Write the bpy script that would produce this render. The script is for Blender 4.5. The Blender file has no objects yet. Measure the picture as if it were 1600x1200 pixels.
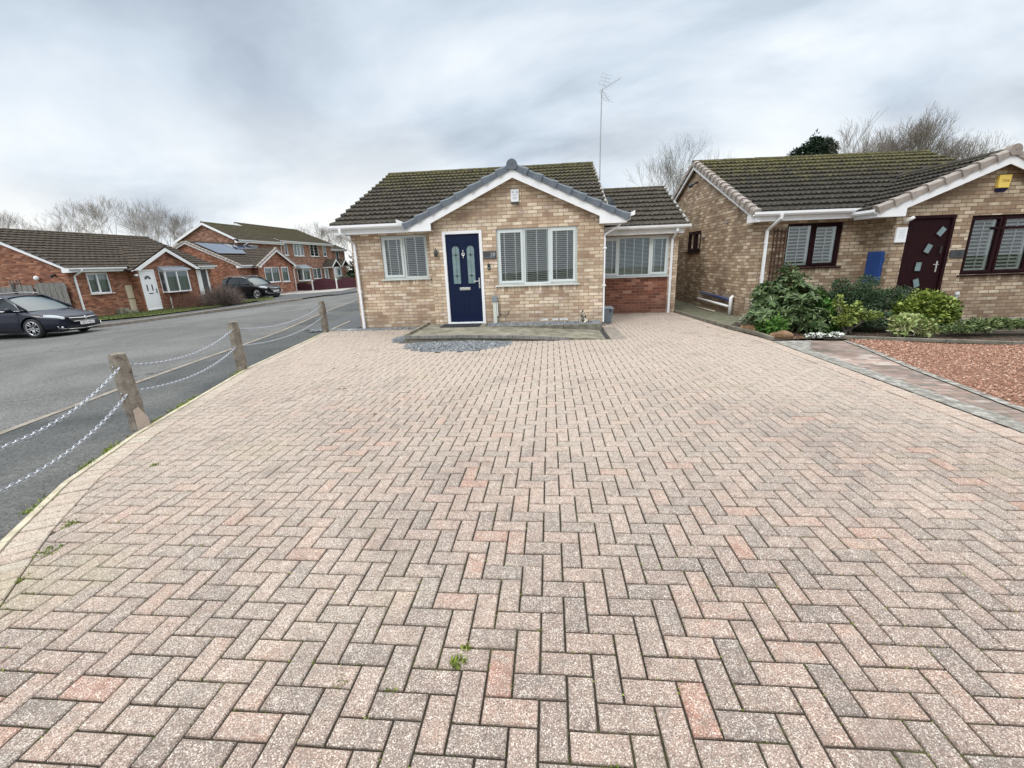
import bpy, bmesh, math, random
from math import sin, cos, pi, radians as R
from mathutils import Vector, Matrix
random.seed(7)
sc = bpy.context.scene
# ------------------------------------------------------------------ camera
cam = bpy.data.cameras.new('camera'); camo = bpy.data.objects.new('camera', cam)
sc.collection.objects.link(camo); sc.camera = camo
CP = Vector((-.245, -1.188, 1.506)); PI_, YA, RO = R(15.759), R(-5.386), R(-2.083)
f = Vector((sin(YA)*cos(PI_), cos(YA)*cos(PI_), -sin(PI_)))
r0 = Vector((cos(YA), -sin(YA), 0)); u0 = r0.cross(f)
rv = r0*cos(RO)+u0*sin(RO); uv = u0*cos(RO)-r0*sin(RO)
camo.matrix_world = Matrix(((rv.x, uv.x, -f.x, CP.x), (rv.y, uv.y, -f.y, CP.y), (rv.z, uv.z, -f.z, CP.z), (0, 0, 0, 1)))
cam.sensor_width = 36; cam.lens = 36*678.8/1600; cam.clip_start = .05; cam.clip_end = 2000
# ------------------------------------------------------------------ sky, sun, exposure
W = bpy.data.worlds.new('World'); sc.world = W; W.use_nodes = True
wt = W.node_tree; wt.nodes.clear()
def N(t, ty, **kw):
    n = t.nodes.new(ty)
    for k, v in kw.items():
        if k == 'inp':
            for a, b in v.items(): n.inputs[a].default_value = b
        else: setattr(n, k, v)
    return n
def L(t, a, b): t.links.new(a, b)
wo = N(wt, 'ShaderNodeOutputWorld'); bg = N(wt, 'ShaderNodeBackground', inp={1: 1.0})
L(wt, bg.outputs[0], wo.inputs[0])
tc = N(wt, 'ShaderNodeTexCoord')
sp = N(wt, 'ShaderNodeSeparateXYZ'); L(wt, tc.outputs['Generated'], sp.inputs[0])
# cloud layer: view direction projected on a flat cloud base
za = N(wt, 'ShaderNodeMath', operation='MAXIMUM', inp={1: 0.0}); L(wt, sp.outputs[2], za.inputs[0])
zb = N(wt, 'ShaderNodeMath', operation='ADD', inp={1: .22}); L(wt, za.outputs[0], zb.inputs[0])
dx_ = N(wt, 'ShaderNodeMath', operation='DIVIDE'); L(wt, sp.outputs[0], dx_.inputs[0]); L(wt, zb.outputs[0], dx_.inputs[1])
dy_ = N(wt, 'ShaderNodeMath', operation='DIVIDE'); L(wt, sp.outputs[1], dy_.inputs[0]); L(wt, zb.outputs[0], dy_.inputs[1])
cb = N(wt, 'ShaderNodeCombineXYZ'); L(wt, dx_.outputs[0], cb.inputs[0]); L(wt, dy_.outputs[0], cb.inputs[1])
mp = N(wt, 'ShaderNodeMapping'); mp.inputs['Location'].default_value = (.35, 3.05, 0); mp.inputs['Rotation'].default_value = (0, 0, R(-28)); mp.inputs['Scale'].default_value = (.62, 1.0, 1)
L(wt, cb.outputs[0], mp.inputs[0])
nz = N(wt, 'ShaderNodeTexNoise', inp={'Scale': .95, 'Detail': 8.0, 'Roughness': .52, 'Distortion': .45}); L(wt, mp.outputs[0], nz.inputs['Vector'])
nr = N(wt, 'ShaderNodeMapRange', inp={1: .38, 2: .62}); L(wt, nz.outputs[0], nr.inputs[0])
cr = N(wt, 'ShaderNodeValToRGB'); L(wt, nr.outputs[0], cr.inputs[0])
cr.color_ramp.elements[0].color = (.42, .49, .585, 1); cr.color_ramp.elements[1].color = (.87, .925, .98, 1)
e = cr.color_ramp.elements.new(.5); e.color = (.64, .725, .815, 1)
# brighter towards the horizon gap and towards the zenith (overcast sky)
hz = N(wt, 'ShaderNodeMapRange', inp={1: .0, 2: .30, 3: 1.3, 4: 0.0}); L(wt, sp.outputs[2], hz.inputs[0])
nz2 = N(wt, 'ShaderNodeTexNoise', inp={'Scale': 3.2, 'Detail': 5.0, 'Roughness': .5}); L(wt, tc.outputs['Generated'], nz2.inputs['Vector'])
hm = N(wt, 'ShaderNodeMath', operation='MULTIPLY'); L(wt, hz.outputs[0], hm.inputs[0])
h2 = N(wt, 'ShaderNodeMapRange', inp={1: .42, 2: .58, 3: .15, 4: 1.0}); L(wt, nz2.outputs[0], h2.inputs[0]); L(wt, h2.outputs[0], hm.inputs[1])
mxh = N(wt, 'ShaderNodeMixRGB', inp={2: (.97, .985, .98, 1)}); L(wt, hm.outputs[0], mxh.inputs[0]); L(wt, cr.outputs[0], mxh.inputs[1])
zn = N(wt, 'ShaderNodeMapRange', inp={1: .46, 2: .92, 3: 1.0, 4: 3.9}); L(wt, sp.outputs[2], zn.inputs[0])
zc = N(wt, 'ShaderNodeMapRange', inp={1: .45, 2: .8, 3: 0.0, 4: .85}); L(wt, sp.outputs[2], zc.inputs[0])
zm_ = N(wt, 'ShaderNodeMixRGB', inp={2: (.83, .825, .80, 1)}); L(wt, zc.outputs[0], zm_.inputs[0]); L(wt, mxh.outputs[0], zm_.inputs[1])
vm = N(wt, 'ShaderNodeVectorMath', operation='SCALE'); L(wt, zm_.outputs[0], vm.inputs[0]); L(wt, zn.outputs[0], vm.inputs['Scale'])
sky = N(wt, 'ShaderNodeTexSky', sky_type='NISHITA', sun_disc=False, sun_elevation=R(38), sun_rotation=R(215))
sm = N(wt, 'ShaderNodeVectorMath', operation='SCALE'); sm.inputs['Scale'].default_value = .006; L(wt, sky.outputs[0], sm.inputs[0])
ad = N(wt, 'ShaderNodeVectorMath', operation='ADD'); L(wt, vm.outputs[0], ad.inputs[0]); L(wt, sm.outputs[0], ad.inputs[1])
L(wt, ad.outputs[0], bg.inputs[0])
sl = bpy.data.lights.new('sun', 'SUN'); sl.energy = 1.0; sl.angle = R(14); sl.color = (1, .965, .92)
slo = bpy.data.objects.new('sun', sl); sc.collection.objects.link(slo)
sd_ = Vector((sin(R(215))*cos(R(38)), cos(R(215))*cos(R(38)), sin(R(38))))   # towards the sun (behind the camera, left)
slo.rotation_euler = sd_.to_track_quat('Z', 'Y').to_euler()
sc.view_settings.view_transform = 'Standard'; sc.view_settings.look = 'None'; sc.view_settings.exposure = 0.06; sc.view_settings.gamma = 1
# ------------------------------------------------------------------ materials
def mat(name, col=(.5, .5, .5), rough=.6, metal=0, spec=None, coat=0):
    m = bpy.data.materials.new(name); m.use_nodes = True
    p = m.node_tree.nodes['Principled BSDF']
    p.inputs['Base Color'].default_value = (*col, 1); p.inputs['Roughness'].default_value = rough; p.inputs['Metallic'].default_value = metal
    if spec is not None: p.inputs['Specular IOR Level'].default_value = spec
    if coat: p.inputs['Coat Weight'].default_value = coat; p.inputs['Coat Roughness'].default_value = .04
    return m
def ramp(t, stops, interp='LINEAR'):
    n = N(t, 'ShaderNodeValToRGB'); r = n.color_ramp; r.interpolation = interp
    r.elements[0].position = stops[0][0]; r.elements[0].color = (*stops[0][1], 1)
    r.elements[1].position = stops[-1][0]; r.elements[1].color = (*stops[-1][1], 1)
    for p, c in stops[1:-1]: e = r.elements.new(p); e.color = (*c, 1)
    return n
def noisy(name, stops, scale=5, detail=6, rough=.8, bump=.0, bscale=None, bdist=.01, coord='Object', rg=.6, stretch=None, spec=.3, metal=0):
    """surface whose colour follows a noise through a ramp, with optional bump"""
    m = mat(name, rough=rough, spec=spec, metal=metal); t = m.node_tree; p = t.nodes['Principled BSDF']
    c = N(t, 'ShaderNodeTexCoord'); src = c.outputs[coord]
    if stretch:
        mm = N(t, 'ShaderNodeMapping'); mm.inputs['Scale'].default_value = stretch; L(t, src, mm.inputs[0]); src = mm.outputs[0]
    n = N(t, 'ShaderNodeTexNoise', inp={'Scale': scale, 'Detail': detail, 'Roughness': rg}); L(t, src, n.inputs['Vector'])
    r = ramp(t, stops); L(t, n.outputs[0], r.inputs[0]); L(t, r.outputs[0], p.inputs['Base Color'])
    if bump:
        n2 = N(t, 'ShaderNodeTexNoise', inp={'Scale': bscale or scale*6, 'Detail': 3.0}); L(t, src, n2.inputs['Vector'])
        b = N(t, 'ShaderNodeBump', inp={'Strength': bump, 'Distance': bdist}); L(t, n2.outputs[0], b.inputs['Height']); L(t, b.outputs[0], p.inputs['Normal'])
    return m
def M2(t, op, a, b=None, c=None):
    n = N(t, 'ShaderNodeMath', operation=op)
    for i, x in enumerate((a, b, c)):
        if x is None: continue
        if isinstance(x, (int, float)): n.inputs[i].default_value = x
        else: L(t, x, n.inputs[i])
    return n.outputs[0]
def brick(name, stops, mortar, bw=.225, bh=.075, j=.010, stain=.25, mnoise=.4, flat=False):
    """stretcher-bond brickwork laid out in the object's own metres"""
    m = mat(name, rough=.9, spec=.2); t = m.node_tree; p = t.nodes['Principled BSDF']
    c = N(t, 'ShaderNodeTexCoord'); s = N(t, 'ShaderNodeSeparateXYZ'); L(t, c.outputs['Object'], s.inputs[0])
    nn = N(t, 'ShaderNodeSeparateXYZ'); L(t, c.outputs['Normal'], nn.inputs[0])
    sel = M2(t, 'GREATER_THAN', M2(t, 'ABSOLUTE', nn.outputs[0]), M2(t, 'ABSOLUTE', nn.outputs[1]))
    u = s.outputs[0] if flat else M2(t, 'ADD', M2(t, 'MULTIPLY', s.outputs[1], sel), M2(t, 'MULTIPLY', s.outputs[0], M2(t, 'SUBTRACT', 1.0, sel)))
    wob = N(t, 'ShaderNodeTexNoise', inp={'Scale': 9.0, 'Detail': 2.0}); L(t, c.outputs['Object'], wob.inputs['Vector'])
    wv = M2(t, 'MULTIPLY', M2(t, 'SUBTRACT', wob.outputs[0], .5), .006)
    u = M2(t, 'ADD', M2(t, 'ADD', u, wv), 50.0); z = M2(t, 'ADD', M2(t, 'ADD', s.outputs[1 if flat else 2], wv), 10.03)
    row = M2(t, 'FLOOR', M2(t, 'DIVIDE', z, bh)); fz = M2(t, 'FRACT', M2(t, 'DIVIDE', z, bh))
    us = M2(t, 'ADD', M2(t, 'DIVIDE', u, bw), M2(t, 'MULTIPLY', M2(t, 'MODULO', row, 2.0), .5))
    col = M2(t, 'FLOOR', us); fu = M2(t, 'FRACT', us)
    cb = N(t, 'ShaderNodeCombineXYZ'); L(t, col, cb.inputs[0]); L(t, row, cb.inputs[1])
    wn = N(t, 'ShaderNodeTexWhiteNoise', noise_dimensions='2D'); L(t, cb.outputs[0], wn.inputs['Vector'])
    nf = N(t, 'ShaderNodeTexNoise', inp={'Scale': 14.0, 'Detail': 5.0, 'Roughness': .65}); L(t, c.outputs['Object'], nf.inputs['Vector'])
    tone = M2(t, 'ADD', wn.outputs['Value'], M2(t, 'MULTIPLY', M2(t, 'SUBTRACT', nf.outputs[0], .5), mnoise))
    rr = ramp(t, stops); L(t, tone, rr.inputs[0])
    n3 = N(t, 'ShaderNodeTexNoise', inp={'Scale': 1.1, 'Detail': 4.0}); L(t, c.outputs['Object'], n3.inputs['Vector'])
    st = N(t, 'ShaderNodeMapRange', inp={1: .3, 2: .7, 3: 1-stain, 4: 1+stain*.5}); L(t, n3.outputs[0], st.inputs[0])
    n4 = N(t, 'ShaderNodeTexNoise', inp={'Scale': 120.0, 'Detail': 2.0}); L(t, c.outputs['Object'], n4.inputs['Vector'])
    st2 = M2(t, 'MULTIPLY', st.outputs[0], M2(t, 'ADD', .72, M2(t, 'MULTIPLY', n4.outputs[0], .56)))
    ft = N(t, 'ShaderNodeMapRange', inp={1: .0, 2: .55, 3: .20, 4: 0.0}); L(t, s.outputs[2], ft.inputs[0])
    n9 = N(t, 'ShaderNodeTexNoise', inp={'Scale': 3.5, 'Detail': 5.0, 'Roughness': .65}); L(t, c.outputs['Object'], n9.inputs['Vector'])
    dm = N(t, 'ShaderNodeMapRange', inp={1: .46, 2: .66, 3: 0.0, 4: .45}); L(t, M2(t, 'ADD', n9.outputs[0], 0.0 if flat else ft.outputs[0]), dm.inputs[0])
    v0 = N(t, 'ShaderNodeMixRGB', inp={2: (.19, .12, .085, 1)}); L(t, dm.outputs[0], v0.inputs[0]); L(t, rr.outputs[0], v0.inputs[1])
    v = N(t, 'ShaderNodeVectorMath', operation='SCALE'); L(t, v0.outputs[0], v.inputs[0]); L(t, st2, v.inputs['Scale'])
    ju, jz = j/bw, j/bh
    eu = M2(t, 'MINIMUM', fu, M2(t, 'SUBTRACT', 1.0, fu)); ez = M2(t, 'MINIMUM', fz, M2(t, 'SUBTRACT', 1.0, fz))
    mk = M2(t, 'MAXIMUM', M2(t, 'LESS_THAN', eu, ju/2), M2(t, 'LESS_THAN', ez, jz/2))
    mx = N(t, 'ShaderNodeMixRGB', inp={2: (*mortar, 1)}); L(t, mk, mx.inputs[0]); L(t, v.outputs[0], mx.inputs[1])
    L(t, mx.outputs[0], p.inputs['Base Color'])
    hh = M2(t, 'ADD', M2(t, 'SUBTRACT', 1.0, mk), M2(t, 'MULTIPLY', n4.outputs[0], .35))
    b = N(t, 'ShaderNodeBump', inp={'Strength': .6, 'Distance': .005}); L(t, hh, b.inputs['Height']); L(t, b.outputs[0], p.inputs['Normal'])
    return m
BUFF = [(0, (.44, .31, .225)), (.2, (.54, .405, .29)), (.45, (.63, .50, .365)), (.7, (.72, .59, .44)), (.88, (.84, .735, .58)), (1, (.64, .49, .41))]
BUFF2 = [(0, (.29, .20, .135)), (.3, (.385, .28, .19)), (.6, (.47, .36, .25)), (.85, (.61, .50, .365)), (1, (.70, .59, .45))]
RED = [(0, (.16, .07, .05)), (.35, (.28, .115, .072)), (.7, (.38, .17, .105)), (1, (.47, .25, .165))]
RED2 = [(0, (.15, .055, .04)), (.4, (.24, .085, .055)), (.85, (.32, .13, .085)), (1, (.48, .27, .19))]
mBuff = brick('buff brick', BUFF, (.29, .215, .155), j=.0125, mnoise=.42); mBuff2 = brick('brown buff brick', BUFF2, (.17, .135, .10), j=.0135, stain=.35, mnoise=.42)
mHead = brick('buff brick header course', BUFF, (.29, .215, .155), bw=.078, bh=.22)
mHead2 = brick('brown header course', BUFF2, (.17, .135, .10), bw=.078, bh=.22)
mRed = brick('orange red brick', RED, (.20, .12, .085), mnoise=.7); mRedB = brick('dark red brick', RED2, (.27, .19, .15)); mRedC = brick('russet brick', [(a, (b[0]*.92+.02, b[1]*1.12+.01, b[2]*1.2+.012)) for a, b in RED], (.2, .13, .10), mnoise=.7)
def tile_mat(name, base, moss, mossy, z0, z1, mossmax=.75):
    m = mat(name, rough=.92, spec=.2); t = m.node_tree; p = t.nodes['Principled BSDF']
    c = N(t, 'ShaderNodeTexCoord'); s = N(t, 'ShaderNodeSeparateXYZ'); L(t, c.outputs['Object'], s.inputs[0])
    n = N(t, 'ShaderNodeTexNoise', inp={'Scale': 7.0, 'Detail': 6.0, 'Roughness': .7}); L(t, c.outputs['Object'], n.inputs['Vector'])
    r = ramp(t, base); L(t, n.outputs[0], r.inputs[0])
    n2 = N(t, 'ShaderNodeTexNoise', inp={'Scale': 4.5, 'Detail': 9.0, 'Roughness': .78}); L(t, c.outputs['Object'], n2.inputs['Vector'])
    zz = N(t, 'ShaderNodeMapRange', inp={1: z0, 2: z1, 3: -.12, 4: .17}); L(t, s.outputs[2], zz.inputs[0])
    a = M2(t, 'ADD', n2.outputs[0], zz.outputs[0])
    mk = N(t, 'ShaderNodeMapRange', inp={1: .53, 2: .66, 3: 0.0, 4: mossmax*mossy}); L(t, a, mk.inputs[0])
    nc = N(t, 'ShaderNodeTexNoise', inp={'Scale': 12.0, 'Detail': 2.0}); L(t, c.outputs['Object'], nc.inputs['Vector'])
    mc = ramp(t, moss); L(t, nc.outputs[0], mc.inputs[0])
    mx = N(t, 'ShaderNodeMixRGB'); L(t, mk.outputs[0], mx.inputs[0]); L(t, r.outputs[0], mx.inputs[1]); L(t, mc.outputs[0], mx.inputs[2])
    vo = N(t, 'ShaderNodeTexVoronoi', inp={'Scale': 5.0}); L(t, c.outputs['Object'], vo.inputs['Vector'])
    sp = M2(t, 'LESS_THAN', vo.outputs['Distance'], .05)
    mx2 = N(t, 'ShaderNodeMixRGB', inp={2: (.45, .45, .42, 1)}); L(t, M2(t, 'MULTIPLY', sp, .7), mx2.inputs[0]); L(t, mx.outputs[0], mx2.inputs[1])
    L(t, mx2.outputs[0], p.inputs['Base Color'])
    n5 = N(t, 'ShaderNodeTexNoise', inp={'Scale': 60.0, 'Detail': 3.0}); L(t, c.outputs['Object'], n5.inputs['Vector'])
    b = N(t, 'ShaderNodeBump', inp={'Strength': .7, 'Distance': .012}); L(t, n5.outputs[0], b.inputs['Height']); L(t, b.outputs[0], p.inputs['Normal'])
    return m
TB = [(.3, (.030, .026, .022)), (.5, (.055, .048, .039)), (.7, (.100, .088, .070))]
MO = [(.35, (.052, .050, .022)), (.6, (.125, .115, .045))]
mTile = tile_mat('mossy brown roof tile', TB, MO, 1.0, 2.6, 4.3)
mTile2 = tile_mat('dark mossy roof tile', [(a, (b[0]*.7, b[1]*.72, b[2]*.72)) for a, b in TB], MO, 1.0, 2.5, 4.2, .85)
mTileF = tile_mat('weathered grey brown tile', [(a, (b[0]*1.05, b[1]*.98, b[2]*.95)) for a, b in TB], MO, .6, 2.5, 6.0)
mUp = noisy('white upvc', [(.3, (.78, .79, .82)), (.7, (.86, .87, .88))], 1.5, rough=.35, spec=.4)
mUpD = noisy('weathered white gutter', [(.3, (.55, .55, .53)), (.55, (.74, .74, .74))], 3, rough=.4)
mGrn = mat('pale grey green frame', (.60, .655, .65), .45)
mMar = noisy('maroon upvc', [(.3, (.012, .004, .006)), (.7, (.028, .008, .010))], 4, rough=.6, spec=.10, stretch=(8, 8, 1))
mNavy = mat('navy door', (.004, .011, .042), .42, spec=.2); mCh = mat('chrome', (.7, .7, .7), .22, 1)
mSlateV = noisy('slate grey verge cap', [(.3, (.095, .115, .14)), (.7, (.14, .16, .185))], 6, rough=.6)
mTanV = noisy('weathered tan verge cap', [(.3, (.22, .19, .17)), (.7, (.36, .32, .29))], 5, rough=.8)
mBlk = mat('black plastic', (.02, .02, .022), .5); mDk = mat('dark grey plastic', (.05, .055, .06), .5)
mGry = mat('mid grey plastic', (.22, .25, .28), .5); mWht = mat('white plastic', (.8, .8, .8), .4)
mLou = mat('blind slat', (.92, .92, .90), .5); mShut = mat('white shutter', (.88, .91, .88), .4)
mCurt = noisy('net curtain', [(.35, (.20, .25, .25)), (.65, (.36, .41, .41))], 3, stretch=(14, 14, .6), rough=.9)
mFros = noisy('obscured glass', [(.35, (.13, .20, .21)), (.65, (.20, .28, .29))], 6, rough=.22, spec=.7)
mBlue = noisy('faded blue cover', [(.3, (.014, .050, .20)), (.7, (.026, .080, .28))], 5, rough=.55)
mRoomShade = mat('painted room shade', (.012, .012, .014), .8)  # near-black colour stands in for the shade inside the rooms
def glass(name, tint=(.9, .95, .95)):
    m = bpy.data.materials.new(name); m.use_nodes = True; t = m.node_tree; t.nodes.clear()
    o = N(t, 'ShaderNodeOutputMaterial'); mx = N(t, 'ShaderNodeMixShader'); tr = N(t, 'ShaderNodeBsdfTransparent', inp={0: (*tint, 1)})
    g = N(t, 'ShaderNodeBsdfGlossy', inp={'Roughness': .01, 'Color': (.9, .95, 1, 1)}); fr = N(t, 'ShaderNodeFresnel', inp={0: 1.55})
    bf = M2(t, 'ADD', fr.outputs[0], .05)
    L(t, bf, mx.inputs[0]); L(t, tr.outputs[0], mx.inputs[1]); L(t, g.outputs[0], mx.inputs[2]); L(t, mx.outputs[0], o.inputs[0]); return m
mGl = glass('window glass')
mConc = noisy('mossy concrete', [(.3, (.09, .085, .06)), (.5, (.21, .195, .15)), (.7, (.32, .30, .235))], 4, bump=.4, bscale=60, rough=.9, rg=.7)
mConcD = noisy('damp dark concrete edging', [(.3, (.10, .095, .075)), (.6, (.21, .195, .16))], 6, bump=.4, rough=.9)
mPost = noisy('lichened concrete post', [(.3, (.08, .068, .055)), (.48, (.19, .165, .135)), (.6, (.27, .24, .20)), (.72, (.17, .18, .085))], 9, bump=.6, bscale=70, rough=.95, rg=.7)
mKerb = noisy('concrete kerb', [(.3, (.15, .13, .11)), (.6, (.27, .24, .205))], 8, bump=.3, rough=.9)
mWood = noisy('weathered timber', [(.35, (.13, .125, .12)), (.65, (.27, .26, .24))], 6, stretch=(6, 6, .7), rough=.9, bump=.4)
mTrel = noisy('brown trellis wood', [(.35, (.05, .026, .018)), (.65, (.11, .06, .04))], 9, rough=.9)
mPurp = noisy('maroon stained fence', [(.35, (.045, .012, .02)), (.65, (.085, .028, .038))], 9, stretch=(1, 1, 8), rough=.7)
mBark = noisy('bare bark', [(.3, (.11, .095, .08)), (.7, (.24, .21, .18))], 5, rough=.95)
mBarkF = noisy('hazed far bark', [(.3, (.20, .18, .165)), (.7, (.34, .31, .285))], 3, rough=.95)  # bark colour lightened so distance haze is painted into the far trees
mBark2 = noisy('greenish bare bark', [(.3, (.10, .095, .07)), (.7, (.20, .19, .15))], 5, rough=.95)
mRock = noisy('sandstone rock', [(.3, (.09, .05, .03)), (.55, (.22, .135, .075)), (.8, (.24, .20, .14))], 7, bump=.8, bscale=20, rough=.95)
mGalv = mat('galvanised steel', (.48, .51, .56), .42, .7)
def leafm(name, a, b, rough=.5, hue=None):
    m = mat(name, rough=rough, spec=.35); t = m.node_tree; p = t.nodes['Principled BSDF']
    g = N(t, 'ShaderNodeNewGeometry'); r = ramp(t, [(0, a), (.8, b), (1, hue or tuple(x*1.5 for x in b))]); L(t, g.outputs['Random Per Island'], r.inputs[0]); L(t, r.outputs[0], p.inputs['Base Color'])
    return m
# ------------------------------------------------------------------ mesh helpers
COL = sc.collection
class MB:
    def __init__(s): s.v = []; s.f = []; s.m = []; s.mi = 0; s.att = []
    def q(s, *pts):
        b = len(s.v); s.v += [tuple(p) for p in pts]; s.f.append(tuple(range(b, b+len(pts)))); s.m.append(s.mi)
    def hexa(s, P):
        b = len(s.v); s.v += [tuple(p) for p in P]
        for a in ((0, 3, 2, 1), (4, 5, 6, 7), (0, 1, 5, 4), (1, 2, 6, 5), (2, 3, 7, 6), (3, 0, 4, 7)): s.f.append(tuple(b+i for i in a)); s.m.append(s.mi)
    def box(s, x0, x1, y0, y1, z0, z1): s.hexa([(x0, y0, z0), (x1, y0, z0), (x1, y1, z0), (x0, y1, z0), (x0, y0, z1), (x1, y0, z1), (x1, y1, z1), (x0, y1, z1)])
    def prism(s, P, D):
        """closed polygon P extruded by vector D"""
        n = len(P); b = len(s.v); s.v += [tuple(p) for p in P]; s.v += [tuple(p[i]+D[i] for i in range(3)) for p in P]
        s.f.append(tuple(b+i for i in range(n))[::-1]); s.m.append(s.mi); s.f.append(tuple(b+n+i for i in range(n))); s.m.append(s.mi)
        for i in range(n): j = (i+1) % n; s.f.append((b+i, b+j, b+n+j, b+n+i)); s.m.append(s.mi)
    def tube(s, P, r, n=8, caps=True, sq=False):
        P = [Vector(p) for p in P]; k = len(P); rr = r if isinstance(r, (list, tuple)) else [r]*k; rings = []
        ref = None
        for i in range(k):
            d = (P[min(i+1, k-1)]-P[max(i-1, 0)]).normalized()
            if ref is None: ref = Vector((0, 0, 1)) if abs(d.z) < .9 else Vector((1, 0, 0))
            a = d.cross(ref).normalized(); b2 = a.cross(d).normalized(); b = len(s.v)
            for j in range(n):
                t = 2*pi*j/n + (pi/4 if sq else 0); s.v.append(tuple(P[i]+(a*cos(t)+b2*sin(t))*rr[i]))
            rings.append(b)
        for i in range(k-1):
            for j in range(n):
                j2 = (j+1) % n; s.f.append((rings[i]+j, rings[i]+j2, rings[i+1]+j2, rings[i+1]+j)); s.m.append(s.mi)
        if caps:
            s.f.append(tuple(rings[0]+j for j in range(n))[::-1]); s.m.append(s.mi); s.f.append(tuple(rings[-1]+j for j in range(n))); s.m.append(s.mi)
    def lathe(s, prof, C, n=20, axis='z'):
        b = len(s.v); C = Vector(C)
        for (r, h) in prof:
            for j in range(n):
                t = 2*pi*j/n; x, y = r*cos(t), r*sin(t)
                p = {'z': (x, y, h), 'y': (x, h, y), 'x': (h, x, y)}[axis]; s.v.append(tuple(C+Vector(p)))
        for i in range(len(prof)-1):
            for j in range(n):
                j2 = (j+1) % n; s.f.append((b+i*n+j, b+i*n+j2, b+(i+1)*n+j2, b+(i+1)*n+j)); s.m.append(s.mi)
    def ball(s, C, r, n=8, k=6):
        rx, ry, rz = r if isinstance(r, (tuple, list)) else (r, r, r); b = len(s.v)
        for i in range(k+1):
            th = pi*i/k
            for j in range(n): ph = 2*pi*j/n; s.v.append((C[0]+rx*sin(th)*cos(ph), C[1]+ry*sin(th)*sin(ph), C[2]+rz*cos(th)))
        for i in range(k):
            for j in range(n): j2 = (j+1) % n; s.f.append((b+i*n+j, b+(i+1)*n+j, b+(i+1)*n+j2, b+i*n+j2)); s.m.append(s.mi)
    def build(s, name, mats, parent=None, smooth=False, bevel=0, att=None):
        me = bpy.data.meshes.new(name); me.from_pydata(s.v, [], s.f)
        if not isinstance(mats, (list, tuple)): mats = [mats]
        for m in mats: me.materials.append(m)
        if len(mats) > 1: me.polygons.foreach_set('material_index', s.m)
        if smooth: me.polygons.foreach_set('use_smooth', [True]*len(s.f))
        if att:
            a = me.attributes.new('tone', 'FLOAT', 'FACE'); a.data.foreach_set('value', att)
        me.update(); o = bpy.data.objects.new(name, me); COL.objects.link(o)
        if parent: o.parent = parent
        if bevel:
            b = o.modifiers.new('bevel', 'BEVEL'); b.width = bevel; b.segments = 2; b.limit_method = 'ANGLE'; b.angle_limit = R(40)
        return o
def tag(o, label=None, cat=None, group=None, kind=None):
    if label: o['label'] = label
    if cat: o['category'] = cat
    if group: o['group'] = group
    if kind: o['kind'] = kind
    return o
def struct(o): o['kind'] = 'structure'; return o
def empty(name, loc, rz=0):
    o = bpy.data.objects.new(name, None); COL.objects.link(o); o.location = loc; o.rotation_euler = (0, 0, rz); o.empty_display_size = .2; return o
class FR:
    """vertical wall frame: s along the wall, d into the wall, z up"""
    def __init__(s, O, sd, nd): s.O = O; s.sd = sd; s.nd = nd
    def p(s, a, d, z): return (s.O[0]+s.sd[0]*a+s.nd[0]*d, s.O[1]+s.sd[1]*a+s.nd[1]*d, z)
    def box(s, mb, a0, a1, d0, d1, z0, z1): mb.hexa([s.p(a0, d0, z0), s.p(a1, d0, z0), s.p(a1, d1, z0), s.p(a0, d1, z0), s.p(a0, d0, z1), s.p(a1, d0, z1), s.p(a1, d1, z1), s.p(a0, d1, z1)])
    def q(s, mb, a0, a1, d, z0, z1): mb.q(s.p(a0, d, z0), s.p(a1, d, z0), s.p(a1, d, z1), s.p(a0, d, z1))
    def poly(s, mb, pts, d0, d1): 
        P = [s.p(a, d0, z) for a, z in pts]; mb.prism(P, (s.nd[0]*(d1-d0), s.nd[1]*(d1-d0), 0))
    def wall(s, mb, a0, a1, z0, z1, ops=(), top=None, rev=.12):
        xs = sorted({a0, a1, *[o[0] for o in ops], *[o[1] for o in ops]}); zs = sorted({z0, z1, *[o[2] for o in ops], *[o[3] for o in ops]})
        for i in range(len(xs)-1):
            for k in range(len(zs)-1):
                cx, cz = (xs[i]+xs[i+1])/2, (zs[k]+zs[k+1])/2
                if any(o[0] < cx < o[1] and o[2] < cz < o[3] for o in ops): continue
                s.q(mb, xs[i], xs[i+1], 0, zs[k], zs[k+1])
        for o in ops:
            A, B, C, D = o[:4]
            mb.q(s.p(A, 0, C), s.p(A, rev, C), s.p(A, rev, D), s.p(A, 0, D)); mb.q(s.p(B, 0, C), s.p(B, rev, C), s.p(B, rev, D), s.p(B, 0, D))
            mb.q(s.p(A, 0, D), s.p(B, 0, D), s.p(B, rev, D), s.p(A, rev, D)); mb.q(s.p(A, 0, C), s.p(B, 0, C), s.p(B, rev, C), s.p(A, rev, C))
        if top: mb.q(*[s.p(a, 0, z) for a, z in top])
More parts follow.
